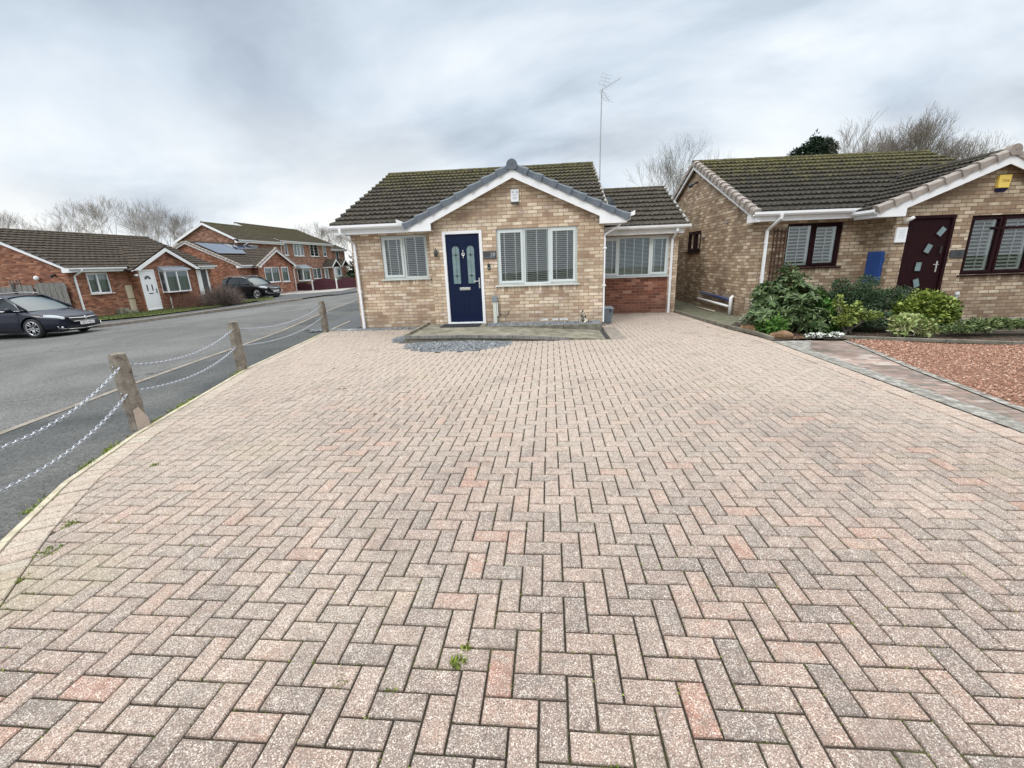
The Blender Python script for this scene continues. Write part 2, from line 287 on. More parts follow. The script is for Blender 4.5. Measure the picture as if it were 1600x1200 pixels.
def tiles(mb, E, U, S, lu, ls, gauge=.335, wave=.125, per=4, amp=.013, tail=.048, jit=.005):
    """interlocking roof tiles as real stepped courses"""
    U = Vector(U).normalized(); S = Vector(S).normalized(); Nn = U.cross(S).normalized()
    if Nn.z < 0: Nn = -Nn
    E = Vector(E); nr = max(1, round(ls/gauge)); g = ls/nr; nu = max(2, round(lu/wave)*per); du = lu/nu
    for r in range(nr):
        rows = []; sk = random.uniform(-.004, .004); jt = {}
        for (sv, h) in ((0, -.012), (0, tail), (.06, tail*.9), (g+.03, 0)):
            b = len(mb.v); rows.append(b)
            for i in range(nu+1):
                ph = (i % per)/per; col = i//(per*2)
                if col not in jt: jt[col] = (random.uniform(-jit, jit), random.uniform(-jit, jit)*2)
                hw = amp*cos(2*pi*ph) if per > 2 else amp*(1 if i % 2 else -1)
                hh = h+(hw+jt[col][0] if h > 0 else (hw*.3 if h == 0 else 0))
                mb.v.append(tuple(E+U*(du*i)+S*(g*r+sv+(sk+jt[col][1] if sv < .1 else 0))+Nn*hh))
        for k in range(3):
            for i in range(nu): mb.f.append((rows[k]+i, rows[k]+i+1, rows[k+1]+i+1, rows[k+1]+i)); mb.m.append(mb.mi)
def ridge(mb, A, B, r=.11, n=7, unit=.45):
    A = Vector(A); B = Vector(B); d = (B-A); ln = d.length; d.normalize(); k = max(1, round(ln/unit)); side = d.cross(Vector((0, 0, 1))).normalized()
    for i in range(k):
        a = A+d*(ln*i/k); b = A+d*(ln*(i+1)/k+.02); rr = r*random.uniform(.97, 1.04); P = []
        for j in range(n): t = -.25+(pi+.5)*j/(n-1); P.append(side*cos(t)*rr+Vector((0, 0, 1))*(sin(t)*rr*.8-.02))
        bb = len(mb.v)
        for c, s2 in ((a, 1.0), (b, .93)):
            for q in P: mb.v.append(tuple(c+q*s2))
        for j in range(n-1): mb.f.append((bb+j, bb+j+1, bb+n+j+1, bb+n+j)); mb.m.append(mb.mi)
        mb.f.append(tuple(bb+j for j in range(n))); mb.m.append(mb.mi)
# ------------------------------------------------------------------ windows and doors
def window(par, F, a0, a1, z0, z1, secs, fm, d=.04, fw=.05, blind=None, sill=True, sillm=None, pitch=.05, tapes=2, bars=None, cas=.055, tilt=24, curtain=None, name='window', silp=.06):
    mb = MB(); F.box(mb, a0, a1, d, d+.07, z1-fw, z1); F.box(mb, a0, a1, d, d+.07, z0, z0+fw)
    F.box(mb, a0, a0+fw, d, d+.07, z0+fw, z1-fw); F.box(mb, a1-fw, a1, d, d+.07, z0+fw, z1-fw)
    tot = sum(w for _, w in secs); x = a0+fw; W_ = a1-a0-2*fw; rects = []
    for i, (kind, w) in enumerate(secs):
        x1 = x+W_*w/tot
        if i < len(secs)-1: F.box(mb, x1-.03, x1+.03, d+.003, d+.067, z0+fw, z1-fw)
        l = x+(.03 if i else 0); r = x1-(.03 if i < len(secs)-1 else 0)
        rects.append([kind, l, r, z0+fw, z1-fw]); x = x1
    fr = mb.build(name, fm, par, bevel=.006)
    g = MB(); c = MB(); hasc = False
    for rc in rects:
        kind, l, r, b, t = rc
        if kind == 'c':
            c = MB(); e = .012; q0, q1, q2, q3 = l-e, r+e, b-e, t+e
            F.box(c, q0, q1, d-.018, d+.05, q3-cas, q3); F.box(c, q0, q1, d-.018, d+.05, q2, q2+cas); F.box(c, q0, q0+cas, d-.018, d+.05, q2+cas, q3-cas); F.box(c, q1-cas, q1, d-.018, d+.05, q2+cas, q3-cas)
            rc[1:] = [q0+cas, q1-cas, q2+cas, q3-cas]; c.build('sash', fm, fr, bevel=.005); c = MB()
        l, r, b, t = rc[1:]; F.q(g, l, r, d+.03, b, t)
        if bars:
            nb, mbv = bars
            for k in range(1, nb): F.box(c, l+(r-l)*k/nb-.008, l+(r-l)*k/nb+.008, d+.02, d+.04, b, t); hasc = True
            for k in range(1, mbv): F.box(c, l, r, d+.02, d+.04, b+(t-b)*k/mbv-.008, b+(t-b)*k/mbv+.008)
            c.build('glazing_bars', fm, fr); c = MB()
    g.build('pane', mGl if curtain is None else mGl, fr)
    if blind:
        for kind, l, r, b, t in rects:
            bl = MB(); n = int((t-b)/pitch); bd = d+.085; hw = .5*pitch*.92 if blind is not mShut else .5*pitch*.80
            ca, sa = cos(R(tilt))*hw, sin(R(tilt))*hw
            e0, e1 = (l-.03, r+.03) if blind is not mShut else (l+.04, r-.04)
            for k in range(n+1):
                z = b+k*pitch+.02; mz = random.uniform(-.0015, .0015)
                bl.hexa([F.p(e0, bd-ca, z-sa+mz), F.p(e1, bd-ca, z-sa), F.p(e1, bd+ca, z+sa), F.p(e0, bd+ca, z+sa+mz), F.p(e0, bd-ca, z-sa+.003), F.p(e1, bd-ca, z-sa+.003), F.p(e1, bd+ca, z+sa+.003), F.p(e0, bd+ca, z+sa+.003)])
            if blind is mShut:
                for (p, q) in ((l-.02, l+.055), (r-.055, r+.02)): F.box(bl, p, q, bd-.02, bd+.02, b-.02, t+.02)
                F.box(bl, l+.055, r-.055, bd-.02, bd+.02, b-.02, b+.04)
                F.box(bl, (l+r)/2-.006, (l+r)/2+.006, bd-.05, bd-.04, b+.05, t-.05)
            else:
                wd = r-l; ts = [.18, .72] if kind == 'c' else [.04, .5, .96]
                if tapes == 3: ts = [.2, .5, .8] if kind != 'c' else [.15, .75]
                for tt in ts: F.box(bl, l+wd*tt-.012, l+wd*tt+.012, bd-.034, bd-.031, b-.02, t+.02)
            bl.build('shutter' if blind is mShut else 'blind', blind, fr)
        ib = MB(); F.q(ib, a0-.3, a1+.3, d+.75, z0-.3, z1+.1); ib.build('room_shade_sheet', mRoomShade, fr)  # added sheet, coloured near-black as the unlit room behind the blinds
    if curtain:
        cu = MB(); n = int((a1-a0)/.05)
        for i in range(n):
            xa = a0+(a1-a0)*i/n; xb = a0+(a1-a0)*(i+1)/n; da = .14+.02*(i % 2); db = .14+.02*((i+1) % 2)
            cu.q(F.p(xa, d+da, z0), F.p(xb, d+db, z0), F.p(xb, d+db, z1), F.p(xa, d+da, z1))
        cu.build('curtain', curtain, fr)
    if sill:
        s = MB(); F.box(s, a0-.05, a1+.05, -silp, d+.02, z0-.032, z0-.002); s.build('sill', sillm or fm, fr, bevel=.004)
    return fr
def arcpts(cx, cz, r, a0, a1, n=8): return [(cx+r*cos(a0+(a1-a0)*i/n), cz+r*sin(a0+(a1-a0)*i/n)) for i in range(n+1)]
def text(s, size, F, a, d, z, m, par, name='lettering', ext=.002, rz=0):
    cu = bpy.data.curves.new('txt', 'FONT'); cu.body = s; cu.size = size; cu.extrude = ext; cu.align_x = 'CENTER'; cu.align_y = 'CENTER'; cu.resolution_u = 4
    o = bpy.data.objects.new('t', cu); COL.objects.link(o); dg = bpy.context.evaluated_depsgraph_get(); me = bpy.data.meshes.new_from_object(o.evaluated_get(dg)); bpy.data.objects.remove(o)
    sd = Vector((*F.sd, 0)).normalized(); out = Vector((-F.nd[0], -F.nd[1], 0)).normalized(); up = Vector((0, 0, 1))
    me.transform(Matrix(((sd.x, up.x, out.x, F.p(a, d, z)[0]), (sd.y, up.y, out.y, F.p(a, d, z)[1]), (sd.z, up.z, out.z, z), (0, 0, 0, 1))))
    me.materials.clear(); me.materials.append(m); ob = bpy.data.objects.new(name, me); COL.objects.link(ob); ob.parent = par; return ob
# ------------------------------------------------------------------ terrain
XE = [(-6, 4.2), (-3, -.0), (-1.0, -2.08), (0.0, -2.93), (.77, -3.51), (1.49, -3.95), (2.47, -4.33), (5.24, -5.12), (9.05, -5.76), (25, -8.2), (200, -30)]
XK = [(-60, 6), (-6, -3.9), (-3, -4.75), (2.65, -6.1), (4.7, -6.5), (9.58, -7.3), (15.6, -8.95), (30, -12), (200, -40)]
def interp(T, y):
    if y <= T[0][0]: return T[0][1]
    for (a, b), (c, d) in zip(T, T[1:]):
        if y <= c: return b+(d-b)*(y-a)/(c-a)
    return T[-1][1]
def xe(y): return interp(XE, y)
def xk(y): return interp(XK, y)
def H(x, y):
    s = (xe(y)-x)*.97
    if s > 0: return -.042*min(s, 12)
    if x > 4.2: return -.035*min(x-4.2, 6)
    return 0
def sheet(name, A, B, dz, m, nx=8, ny=40, parent=None):
    """surface strip between two polylines that follows the terrain"""
    mb = MB()
    def at(P, t):
        ls = [0]
        for p, q in zip(P, P[1:]): ls.append(ls[-1]+math.dist(p, q))
        w = t*ls[-1]
        for i in range(len(P)-1):
            if w <= ls[i+1]+1e-9: k = (w-ls[i])/max(1e-9, ls[i+1]-ls[i]); return (P[i][0]+(P[i+1][0]-P[i][0])*k, P[i][1]+(P[i+1][1]-P[i][1])*k)
        return P[-1]
    for j in range(ny+1):
        a = at(A, j/ny); b = at(B, j/ny)
        for i in range(nx+1):
            k = i/nx; x = a[0]+(b[0]-a[0])*k; y = a[1]+(b[1]-a[1])*k; mb.v.append((x, y, H(x, y)+dz))
    for j in range(ny):
        for i in range(nx): b = j*(nx+1)+i; mb.f.append((b, b+1, b+nx+2, b+nx+1)); mb.m.append(0)
    return mb.build(name, m, parent)
mEarth = noisy('bare winter ground', [(.3, (.08, .07, .045)), (.6, (.12, .13, .05))], 2, bump=.5, rough=1)
gm = MB(); gx = [-400, -200, -120, -80, -50, -40]+[-34+i*1.5 for i in range(33)]+[18, 25, 40, 80, 200, 400]; gy = [-60, -30, -15]+[-8+i*1.5 for i in range(40)]+[60, 90, 150, 300, 600]
for y in gy:
    for x in gx:
        far = max(0, (math.hypot(x, y)-60)/400); gm.v.append((x, y, H(x, y)-.075-far))
for j in range(len(gy)-1):
    for i in range(len(gx)-1): b = j*len(gx)+i; gm.f.append((b, b+1, b+len(gx)+1, b+len(gx))); gm.m.append(0)
struct(gm.build('ground', mEarth))
def asph(name, a, b, c, sc=60):
    m = mat(name, rough=.85, spec=.3); t = m.node_tree; p = t.nodes['Principled BSDF']; co = N(t, 'ShaderNodeTexCoord')
    n = N(t, 'ShaderNodeTexNoise', inp={'Scale': .45, 'Detail': 5.0, 'Roughness': .6, 'Distortion': .8}); L(t, co.outputs['Object'], n.inputs['Vector'])
    r = ramp(t, [(.35, a), (.5, b), (.68, c)]); L(t, n.outputs[0], r.inputs[0])
    n2 = N(t, 'ShaderNodeTexVoronoi', inp={'Scale': float(sc)}); L(t, co.outputs['Object'], n2.inputs['Vector'])
    r2 = N(t, 'ShaderNodeMapRange', inp={1: .0, 2: 1.0, 3: .62, 4: 1.4}); sx = N(t, 'ShaderNodeSeparateXYZ'); L(t, n2.outputs['Color'], sx.inputs[0]); L(t, sx.outputs[0], r2.inputs[0])
    v = N(t, 'ShaderNodeVectorMath', operation='SCALE'); L(t, r.outputs[0], v.inputs[0]); L(t, r2.outputs[0], v.inputs['Scale']); L(t, v.outputs[0], p.inputs['Base Color'])
    dn = N(t, 'ShaderNodeTexNoise', inp={'Scale': 1.6, 'Detail': 5.0}); L(t, co.outputs['Object'], dn.inputs['Vector'])
    va = N(t, 'ShaderNodeVectorMath', operation='SCALE'); va.inputs['Scale'].default_value = 1.4; L(t, dn.outputs['Color'], va.inputs[0]); vb = N(t, 'ShaderNodeVectorMath', operation='ADD'); L(t, co.outputs['Object'], vb.inputs[0]); L(t, va.outputs[0], vb.inputs[1])
    ck = N(t, 'ShaderNodeTexVoronoi', feature='DISTANCE_TO_EDGE', inp={'Scale': .16}); L(t, vb.outputs[0], ck.inputs['Vector'])
    ck2 = N(t, 'ShaderNodeTexVoronoi', inp={'Scale': .16}); L(t, vb.outputs[0], ck2.inputs['Vector']); ckx = N(t, 'ShaderNodeSeparateXYZ'); L(t, ck2.outputs['Color'], ckx.inputs[0])
    v2 = N(t, 'ShaderNodeVectorMath', operation='SCALE'); L(t, v.outputs[0], v2.inputs[0]); L(t, M2(t, 'MULTIPLY', M2(t, 'SUBTRACT', 1.0, M2(t, 'MULTIPLY', M2(t, 'LESS_THAN', ck.outputs['Distance'], .0035), .5)), M2(t, 'ADD', .88, M2(t, 'MULTIPLY', ckx.outputs[0], .22))), v2.inputs['Scale']); L(t, v2.outputs[0], p.inputs['Base Color'])
    bb = N(t, 'ShaderNodeBump', inp={'Strength': .5, 'Distance': .006}); L(t, n2.outputs['Distance'], bb.inputs['Height']); L(t, bb.outputs[0], p.inputs['Normal']); return m
mRoad = asph('worn grey asphalt', (.095, .096, .094), (.120, .120, .117), (.148, .147, .142)); mPav = asph('dark patched pavement asphalt', (.050, .054, .055), (.074, .077, .077), (.110, .110, .104), 70)
mPav2 = asph('far pavement asphalt', (.062, .064, .068), (.082, .083, .085), (.105, .105, .105)); mDrvB = asph('pale block drive', (.24, .22, .21), (.29, .27, .25), (.33, .31, .29), 12)
ys = [-6+i*.9 for i in range(46)]; ys2 = [y for y in ys if y <= 35]
FK = [(-60, 14.3), (-30, 14.42), (-21, 14.55), (-19.2, 14.8), (-18.35, 15.3), (-17.8, 16.4), (-17.2, 18.2), (-16.4, 21.7), (-15.3, 24.6), (-14.6, 28), (-13.9, 32), (-12.3, 44), (-11, 60)]
def fkx(y): return interp([(b, a) for a, b in FK], y)
struct(sheet('pavement', [(xk(y), y) for y in ys2], [(xe(y)-.02, y) for y in ys2], -.012, mPav, 6, 60))
yy = [-8+i*.5 for i in range(120)]
struct(sheet('road', [(fkx(y), y) for y in yy], [(xk(y)-.1, y) for y in yy], -.03, mRoad, 24, 140))
k = sheet('kerb_strip', [(xk(y)-.11, y) for y in ys2], [(xk(y), y) for y in ys2], -.006, mKerb, 1, 60); struct(k)
# raised far kerb
def kerb(name, P, h, w, m, side=-1, seg=.9):
    mb = MB()
    for (a, b) in zip(P, P[1:]):
        n = max(1, int(math.dist(a, b)/seg))
        for i in range(n):
            p = [a[c]+(b[c]-a[c])*(i/n+.003) for c in (0, 1)]; q = [a[c]+(b[c]-a[c])*((i+1)/n-.003) for c in (0, 1)]
            d = Vector((b[0]-a[0], b[1]-a[1])).normalized(); nn = Vector((-d.y, d.x))*w*side
            hp, hq = H(*p), H(*q)
            mb.hexa([(p[0], p[1], hp-.1), (q[0], q[1], hq-.1), (q[0]+nn.x, q[1]+nn.y, hq-.1), (p[0]+nn.x, p[1]+nn.y, hp-.1), (p[0], p[1], hp+h), (q[0], q[1], hq+h), (q[0]+nn.x, q[1]+nn.y, hq+h), (p[0]+nn.x, p[1]+nn.y, hp+h)])
    return mb.build(name, m, bevel=.012)
struct(kerb('kerb', [p for p in FK if p[1] <= 24.7], .09, .14, mKerb, 1)); struct(kerb('dropped_kerb', [p for p in FK if 24.5 <= p[1] <= 45], -.005, .14, mKerb, 1))
LE = [(-24, 3), (-21.9, 9), (-20.5, 14.7), (-19.9, 16.8), (-19.0, 18.4), (-18.4, 21.0), (-18.3, 23.8), (-19.2, 26.8)]
struct(sheet('far_pavement', [(-60, 16.1), (-30, 16.2), (-22, 16.3), (-20.2, 16.6), (-19.0, 18.4), (-18.4, 21.0), (-18.0, 26.8), (-17.5, 29)], [(x-.12, y+.10) if y < 15 else (x-.14, y) for x, y in FK if y <= 28.5], .07, mPav2, 4, 90))
mGrass = noisy('rough lawn', [(.3, (.075, .085, .03)), (.5, (.13, .155, .05)), (.7, (.23, .235, .10))], 5, bump=.8, bscale=60, bdist=.03, rough=1, rg=.7)
struct(sheet('lawn', [(-24, 16.9), (-22.1, 17.4), (-22, 20), (-22, 26.8)], [(-23.9, 16.35), (-20.3, 16.75), (-19.1, 18.3), (-18.4, 21.0), (-18.4, 24), (-19.4, 27.2)], .125, mGrass, 10, 40))
gb = MB()
for i in range(9000):
    y = random.uniform(16.9, 27); x0 = interp([(9, -21.9), (14.7, -20.5), (16.8, -19.9), (21, -18.4), (24, -18.4), (27.2, -19.4)], y); x = random.uniform(-22.0, x0)
    h = random.uniform(.02, .07); a = random.uniform(0, pi); dx, dy = cos(a)*.03, sin(a)*.03; z = H(x, y)+.12; lx, ly = random.uniform(-.02, .02), random.uniform(-.02, .02)
    gb.q((x-dx, y-dy, z), (x+dx, y+dy, z), (x+lx, y+ly, z+h))
tag(gb.build('grass', leafm('grass blade', (.06, .085, .025), (.15, .175, .06))), 'short rough winter grass on the verge across the road', 'grass', kind='stuff')
struct(sheet('side_road', [(-27, 27.0), (-27, 30), (-27, 34)], [(-14.5, 27.0), (-14.1, 30), (-13.6, 34)], .02, mPav2, 10, 10))
struct(sheet('block_paved_drive', [(-30, 34.0), (-30, 42)], [(-16.9, 33.0), (-18.0, 38.6)], .03, mDrvB, 8, 8))
struct(sheet('side_road_far', [(-22, 34), (-18.0, 38.6), (-17, 50)], [(-13.6, 34), (-13, 38), (-12, 50)], .012, mPav2, 8, 10))
# ------------------------------------------------------------------ driveway: herringbone blocks
def pave_mat():
    m = mat('weathered pink grey paving block', rough=.9, spec=.2); t = m.node_tree; p = t.nodes['Principled BSDF']
    at = N(t, 'ShaderNodeAttribute', attribute_name='tone'); co = N(t, 'ShaderNodeTexCoord')
    r = ramp(t, [(0, (.165, .145, .130)), (.22, (.225, .180, .155)), (.45, (.280, .212, .178)), (.68, (.320, .235, .195)), (.84, (.35, .24, .19)), (.93, (.35, .215, .165)), (.985, (.34, .19, .145)), (1.0, (.34, .19, .145))])
    n1 = N(t, 'ShaderNodeTexNoise', inp={'Scale': 9.0, 'Detail': 5.0, 'Roughness': .65}); L(t, co.outputs['Object'], n1.inputs['Vector'])
    L(t, M2(t, 'ADD', at.outputs['Fac'], M2(t, 'MULTIPLY', M2(t, 'SUBTRACT', n1.outputs[0], .5), 1.0)), r.inputs[0])
    # border blocks carry a tone above 1: cream
    bo = N(t, 'ShaderNodeMapRange', inp={1: 1.4, 2: 1.6}); L(t, at.outputs['Fac'], bo.inputs[0])
    mxb = N(t, 'ShaderNodeMixRGB', inp={2: (.49, .44, .355, 1)}); L(t, bo.outputs[0], mxb.inputs[0]); L(t, r.outputs[0], mxb.inputs[1])
    # cleaner, paler towards the house; greyer and dirtier in a band near the camera
    s = N(t, 'ShaderNodeSeparateXYZ'); L(t, co.outputs['Object'], s.inputs[0])
    n2 = N(t, 'ShaderNodeTexNoise', inp={'Scale': .55, 'Detail': 6.0, 'Roughness': .6, 'Distortion': .6}); L(t, co.outputs['Object'], n2.inputs['Vector'])
    ds = M2(t, 'ADD', M2(t, 'MULTIPLY', s.outputs[1], .16), M2(t, 'MULTIPLY', M2(t, 'SUBTRACT', n2.outputs[0], .5), 2.4))
    cl = N(t, 'ShaderNodeMapRange', inp={1: -.1, 2: .75, 3: 0.0, 4: 1.0}); L(t, ds, cl.inputs[0])
    mxc = N(t, 'ShaderNodeMixRGB', inp={2: (.42, .352, .295, 1)}); L(t, M2(t, 'MULTIPLY', cl.outputs[0], .72), mxc.inputs[0]); L(t, mxb.outputs[0], mxc.inputs[1])
    # exposed aggregate: pale and dark grains, denser in worn patches
    v1 = N(t, 'ShaderNodeTexVoronoi', inp={'Scale': 300.0}); L(t, co.outputs['Object'], v1.inputs['Vector']); sv = N(t, 'ShaderNodeSeparateXYZ'); L(t, v1.outputs['Color'], sv.inputs[0])
    n5 = N(t, 'ShaderNodeTexNoise', inp={'Scale': 22.0, 'Detail': 5.0, 'Roughness': .7}); L(t, co.outputs['Object'], n5.inputs['Vector'])
    gd = N(t, 'ShaderNodeMapRange', inp={1: .3, 2: .7, 3: -.16, 4: .16}); L(t, n5.outputs[0], gd.inputs[0])
    gsum = M2(t, 'ADD', sv.outputs[0], gd.outputs[0])
    g1 = N(t, 'ShaderNodeMapRange', inp={1: .70, 2: 1.0, 3: 0.0, 4: .8}); L(t, gsum, g1.inputs[0])
    mx1 = N(t, 'ShaderNodeMixRGB', inp={2: (.70, .64, .57, 1)}); L(t, g1.outputs[0], mx1.inputs[0]); L(t, mxc.outputs[0], mx1.inputs[1])
    g2 = N(t, 'ShaderNodeMapRange', inp={1: .40, 2: .0, 3: 0.0, 4: .78}); L(t, gsum, g2.inputs[0])
    mx2 = N(t, 'ShaderNodeMixRGB', inp={2: (.075, .062, .055, 1)}); L(t, g2.outputs[0], mx2.inputs[0]); L(t, mx1.outputs[0], mx2.inputs[1])
    # dark grime and lichen spots
    n6 = N(t, 'ShaderNodeTexNoise', inp={'Scale': 11.0, 'Detail': 7.0, 'Roughness': .72}); L(t, co.outputs['Object'], n6.inputs['Vector'])
    gr = N(t, 'ShaderNodeMapRange', inp={1: .52, 2: .72, 3: 0.0, 4: .72}); L(t, n6.outputs[0], gr.inputs[0])
    mx3 = N(t, 'ShaderNodeMixRGB', inp={2: (.12, .11, .10, 1)}); L(t, M2(t, 'MULTIPLY', gr.outputs[0], M2(t, 'SUBTRACT', 1.0, M2(t, 'MULTIPLY', cl.outputs[0], .8))), mx3.inputs[0]); L(t, mx2.outputs[0], mx3.inputs[1])
    n7 = N(t, 'ShaderNodeTexNoise', inp={'Scale': .8, 'Detail': 5.0, 'Roughness': .6}); L(t, co.outputs['Object'], n7.inputs['Vector'])
    vd = N(t, 'ShaderNodeVectorMath', operation='DISTANCE'); vd.inputs[1].default_value = (-3.15, .85, 0); L(t, co.outputs['Object'], vd.inputs[0])
    near = N(t, 'ShaderNodeMapRange', inp={1: 0.0, 2: 1.1, 3: .17, 4: 0.0}); L(t, vd.outputs['Value'], near.inputs[0])
    gn = N(t, 'ShaderNodeMapRange', inp={1: .60, 2: .80, 3: 0.0, 4: .36}); L(t, M2(t, 'ADD', n7.outputs[0], near.outputs[0]), gn.inputs[0])
    mx4 = N(t, 'ShaderNodeMixRGB', inp={2: (.30, .29, .14, 1)}); L(t, gn.outputs[0], mx4.inputs[0]); L(t, mx3.outputs[0], mx4.inputs[1])
    n10 = N(t, 'ShaderNodeTexNoise', inp={'Scale': 1.9, 'Detail': 6.0, 'Roughness': .6, 'Distortion': .4}); L(t, co.outputs['Object'], n10.inputs['Vector'])
    st = N(t, 'ShaderNodeMapRange', inp={1: .55, 2: .72, 3: 0.0, 4: .42}); L(t, n10.outputs[0], st.inputs[0])
    mx5 = N(t, 'ShaderNodeMixRGB', inp={2: (.15, .125, .11, 1)}); L(t, st.outputs[0], mx5.inputs[0]); L(t, mx4.outputs[0], mx5.inputs[1])
    L(t, mx5.outputs[0], p.inputs['Base Color'])
    n8 = N(t, 'ShaderNodeTexNoise', inp={'Scale': 180.0, 'Detail': 3.0}); L(t, co.outputs['Object'], n8.inputs['Vector'])
    b = N(t, 'ShaderNodeBump', inp={'Strength': .8, 'Distance': .003}); L(t, n8.outputs[0], b.inputs['Height']); L(t, b.outputs[0], p.inputs['Normal'])
    return m
mPave = pave_mat()
mJoint = noisy('mossy joint sand', [(.35, (.028, .023, .017)), (.55, (.045, .037, .026)), (.68, (.09, .105, .025))], 1.6, bump=.5, bscale=150, rough=1, rg=.75)
def clip(P, a, b, c):
    """keep the part of polygon P with a*x+b*y >= c"""
    out = []
    for i in range(len(P)):
        p, q = P[i], P[(i+1) % len(P)]; dp, dq = a*p[0]+b*p[1]-c, a*q[0]+b*q[1]-c
        if dp >= 0: out.append(p)
        if dp*dq < 0: k = dp/(dp-dq); out.append((p[0]+(q[0]-p[0])*k, p[1]+(q[1]-p[1])*k))
    return out
def inset(P, d):
    n = len(P); out = []
    for i in range(n):
        p0, p1, p2 = Vector(P[i-1]), Vector(P[i]), Vector(P[(i+1) % n]); e1 = (p1-p0).normalized(); e2 = (p2-p1).normalized()
        n1 = Vector((-e1.y, e1.x)); n2 = Vector((-e2.y, e2.x)); k = 1+n1.dot(n2)
        if k < .2: k = .2
        out.append(tuple(p1+(n1+n2)*(d/k)))
    return out
pb = MB(); tones = []
def area(P): return .5*sum(P[i][0]*P[(i+1) % len(P)][1]-P[(i+1) % len(P)][0]*P[i][1] for i in range(len(P)))
def block(P, tone, gap=.0044):
    if len(P) < 3 or abs(area(P)) < .0012: return
    if area(P) < 0: P = P[::-1]
    cx = sum(p[0] for p in P)/len(P); cy = sum(p[1] for p in P)/len(P)
    a = random.gauss(0, .006); P = [((p[0]-cx)*cos(a)-(p[1]-cy)*sin(a)+cx, (p[0]-cx)*sin(a)+(p[1]-cy)*cos(a)+cy) for p in P]
    O = inset(P, gap); I = inset(P, gap+.0045); dz = random.gauss(0, .0012); tx, ty = random.gauss(0, .005), random.gauss(0, .005)
    n = len(P); b = len(pb.v)
    def zz(p): return dz+(p[0]-cx)*tx+(p[1]-cy)*ty
    for p in O: pb.v.append((p[0], p[1], -.02))
    for p in O: pb.v.append((p[0], p[1], zz(p)-.005))
    for p in I: pb.v.append((p[0], p[1], zz(p)))
    for i in range(n):
        j = (i+1) % n; pb.f.append((b+i, b+j, b+n+j, b+n+i)); pb.f.append((b+n+i, b+n+j, b+2*n+j, b+2*n+i)); pb.m += [0, 0]; tones.extend([tone, tone])
    pb.f.append(tuple(b+2*n+i for i in range(n))); pb.m.append(0); tones.append(tone)
BW = .215; inner = []
pts = [(y, interp(XE, y)) for y in (-3, -1, 0, .77, 1.49, 2.47, 5.24, 9.05, 11)]
for (ya, xa), (yb, xb) in zip(pts, pts[1:]):
    d = Vector((xb-xa, yb-ya)).normalized(); nn = Vector((d.y, -d.x)); inner.append((nn.x, nn.y, nn.x*xa+nn.y*ya+BW))
def right_x(y): return interp([(-3, 3.62), (7.0, 3.62), (8.05, 3.42), (11.34, 3.12), (14, 2.9)], y)
G = .1
for i in range(-62, 42):
    for j in range(-28, 118):
        k = (i-j) % 4
        if k == 0: P = [(i, j), (i+2, j), (i+2, j+1), (i, j+1)]
        elif k == 3: P = [(i, j), (i+1, j), (i+1, j+2), (i, j+2)]
        else: continue
        P = [(p[0]*G, p[1]*G) for p in P]; cx = sum(p[0] for p in P)/4; cy = sum(p[1] for p in P)/4
        if cx < xe(cy)-.2 or cx > 3.7: continue
        if -3.15 < cx < .80 and cy > 7.2: continue
        if cx <= -3.15 and cy > 9.12: continue
        if cx > .80 and cy > 11.25: continue
        if -2.95 < cx < -1.0 and (cy-7.0)**2/.52+(cx+2.05)**2/1.1 < 1: continue
        if (cx+3.25)**2/.14+(cy-7.75)**2/.22 < 1: continue
        if .78 < cx < 1.2 and 7.22 < cy < 8.75: continue
        for (a, b, c) in inner: 
            if P: P = clip(P, a, b, c)
        for (a, b, c) in ((-1, 0, -(right_x(cy)-.21)),):
            if P: P = clip(P, a, b, c)
        if not P: continue
        t = .16+random.random()*.58
        if random.random() < .06: t = random.uniform(.80, .98)
        block(P, t)
for (ya, xa), (yb, xb) in zip(pts, pts[1:]):     # soldier course along the street edge
    d = Vector((xb-xa, yb-ya)); ln = d.length; d.normalize(); nn = Vector((d.y, -d.x)); n = round(ln/.1)
    for i in range(n):
        p = Vector((xa, ya))+d*(ln*i/n); q = Vector((xa, ya))+d*(ln*(i+1)/n)
        if q.y > 9.6: continue
        block([tuple(p+nn*.03), tuple(q+nn*.03), tuple(q+nn*BW), tuple(p+nn*BW)], 1.5+random.uniform(0, .1))
for i in range(-28, 113):
    y = i*.1
    x1, x2 = right_x(y), right_x(y+.1); block([(x1-.208, y), (x1-.004, y), (x2-.004, y+.1), (x2-.208, y+.1)], 1.43+random.uniform(0, .08))
drv = struct(pb.build('driveway', mPave, att=tones))
jm = MB()
for i in range(30):
    ya = -3+i*.5; yb = ya+.5; jm.q((xe(ya)+.01, ya, -.0115), (right_x(ya), ya, -.0115), (right_x(yb), yb, -.0115), (xe(yb)+.01, yb, -.0115))
struct(jm.build('joint_bed', mJoint))
ed = MB()
for (ya, xa), (yb, xb) in zip(pts, pts[1:]):
    d = Vector((xb-xa, yb-ya)); ln = d.length; d.normalize(); nn = Vector((d.y, -d.x)); n = max(1, round(ln/.9))
    for i in range(n):
        p = Vector((xa, ya))+d*(ln*i/n+.004); q = Vector((xa, ya))+d*(ln*(i+1)/n-.004); e = nn*.03
        ed.hexa([(p.x-e.x*.4, p.y-e.y*.4, -.08), (q.x-e.x*.4, q.y-e.y*.4, -.08), (q.x+e.x, q.y+e.y, -.08), (p.x+e.x, p.y+e.y, -.08), (p.x-e.x*.4, p.y-e.y*.4, .006), (q.x-e.x*.4, q.y-e.y*.4, .006), (q.x+e.x, q.y+e.y, .006), (p.x+e.x, p.y+e.y, .006)])
mEdge = noisy('pale concrete edging', [(.3, (.34, .30, .22)), (.6, (.52, .47, .36))], 6, rough=.9)
struct(ed.build('driveway_edging', mEdge))
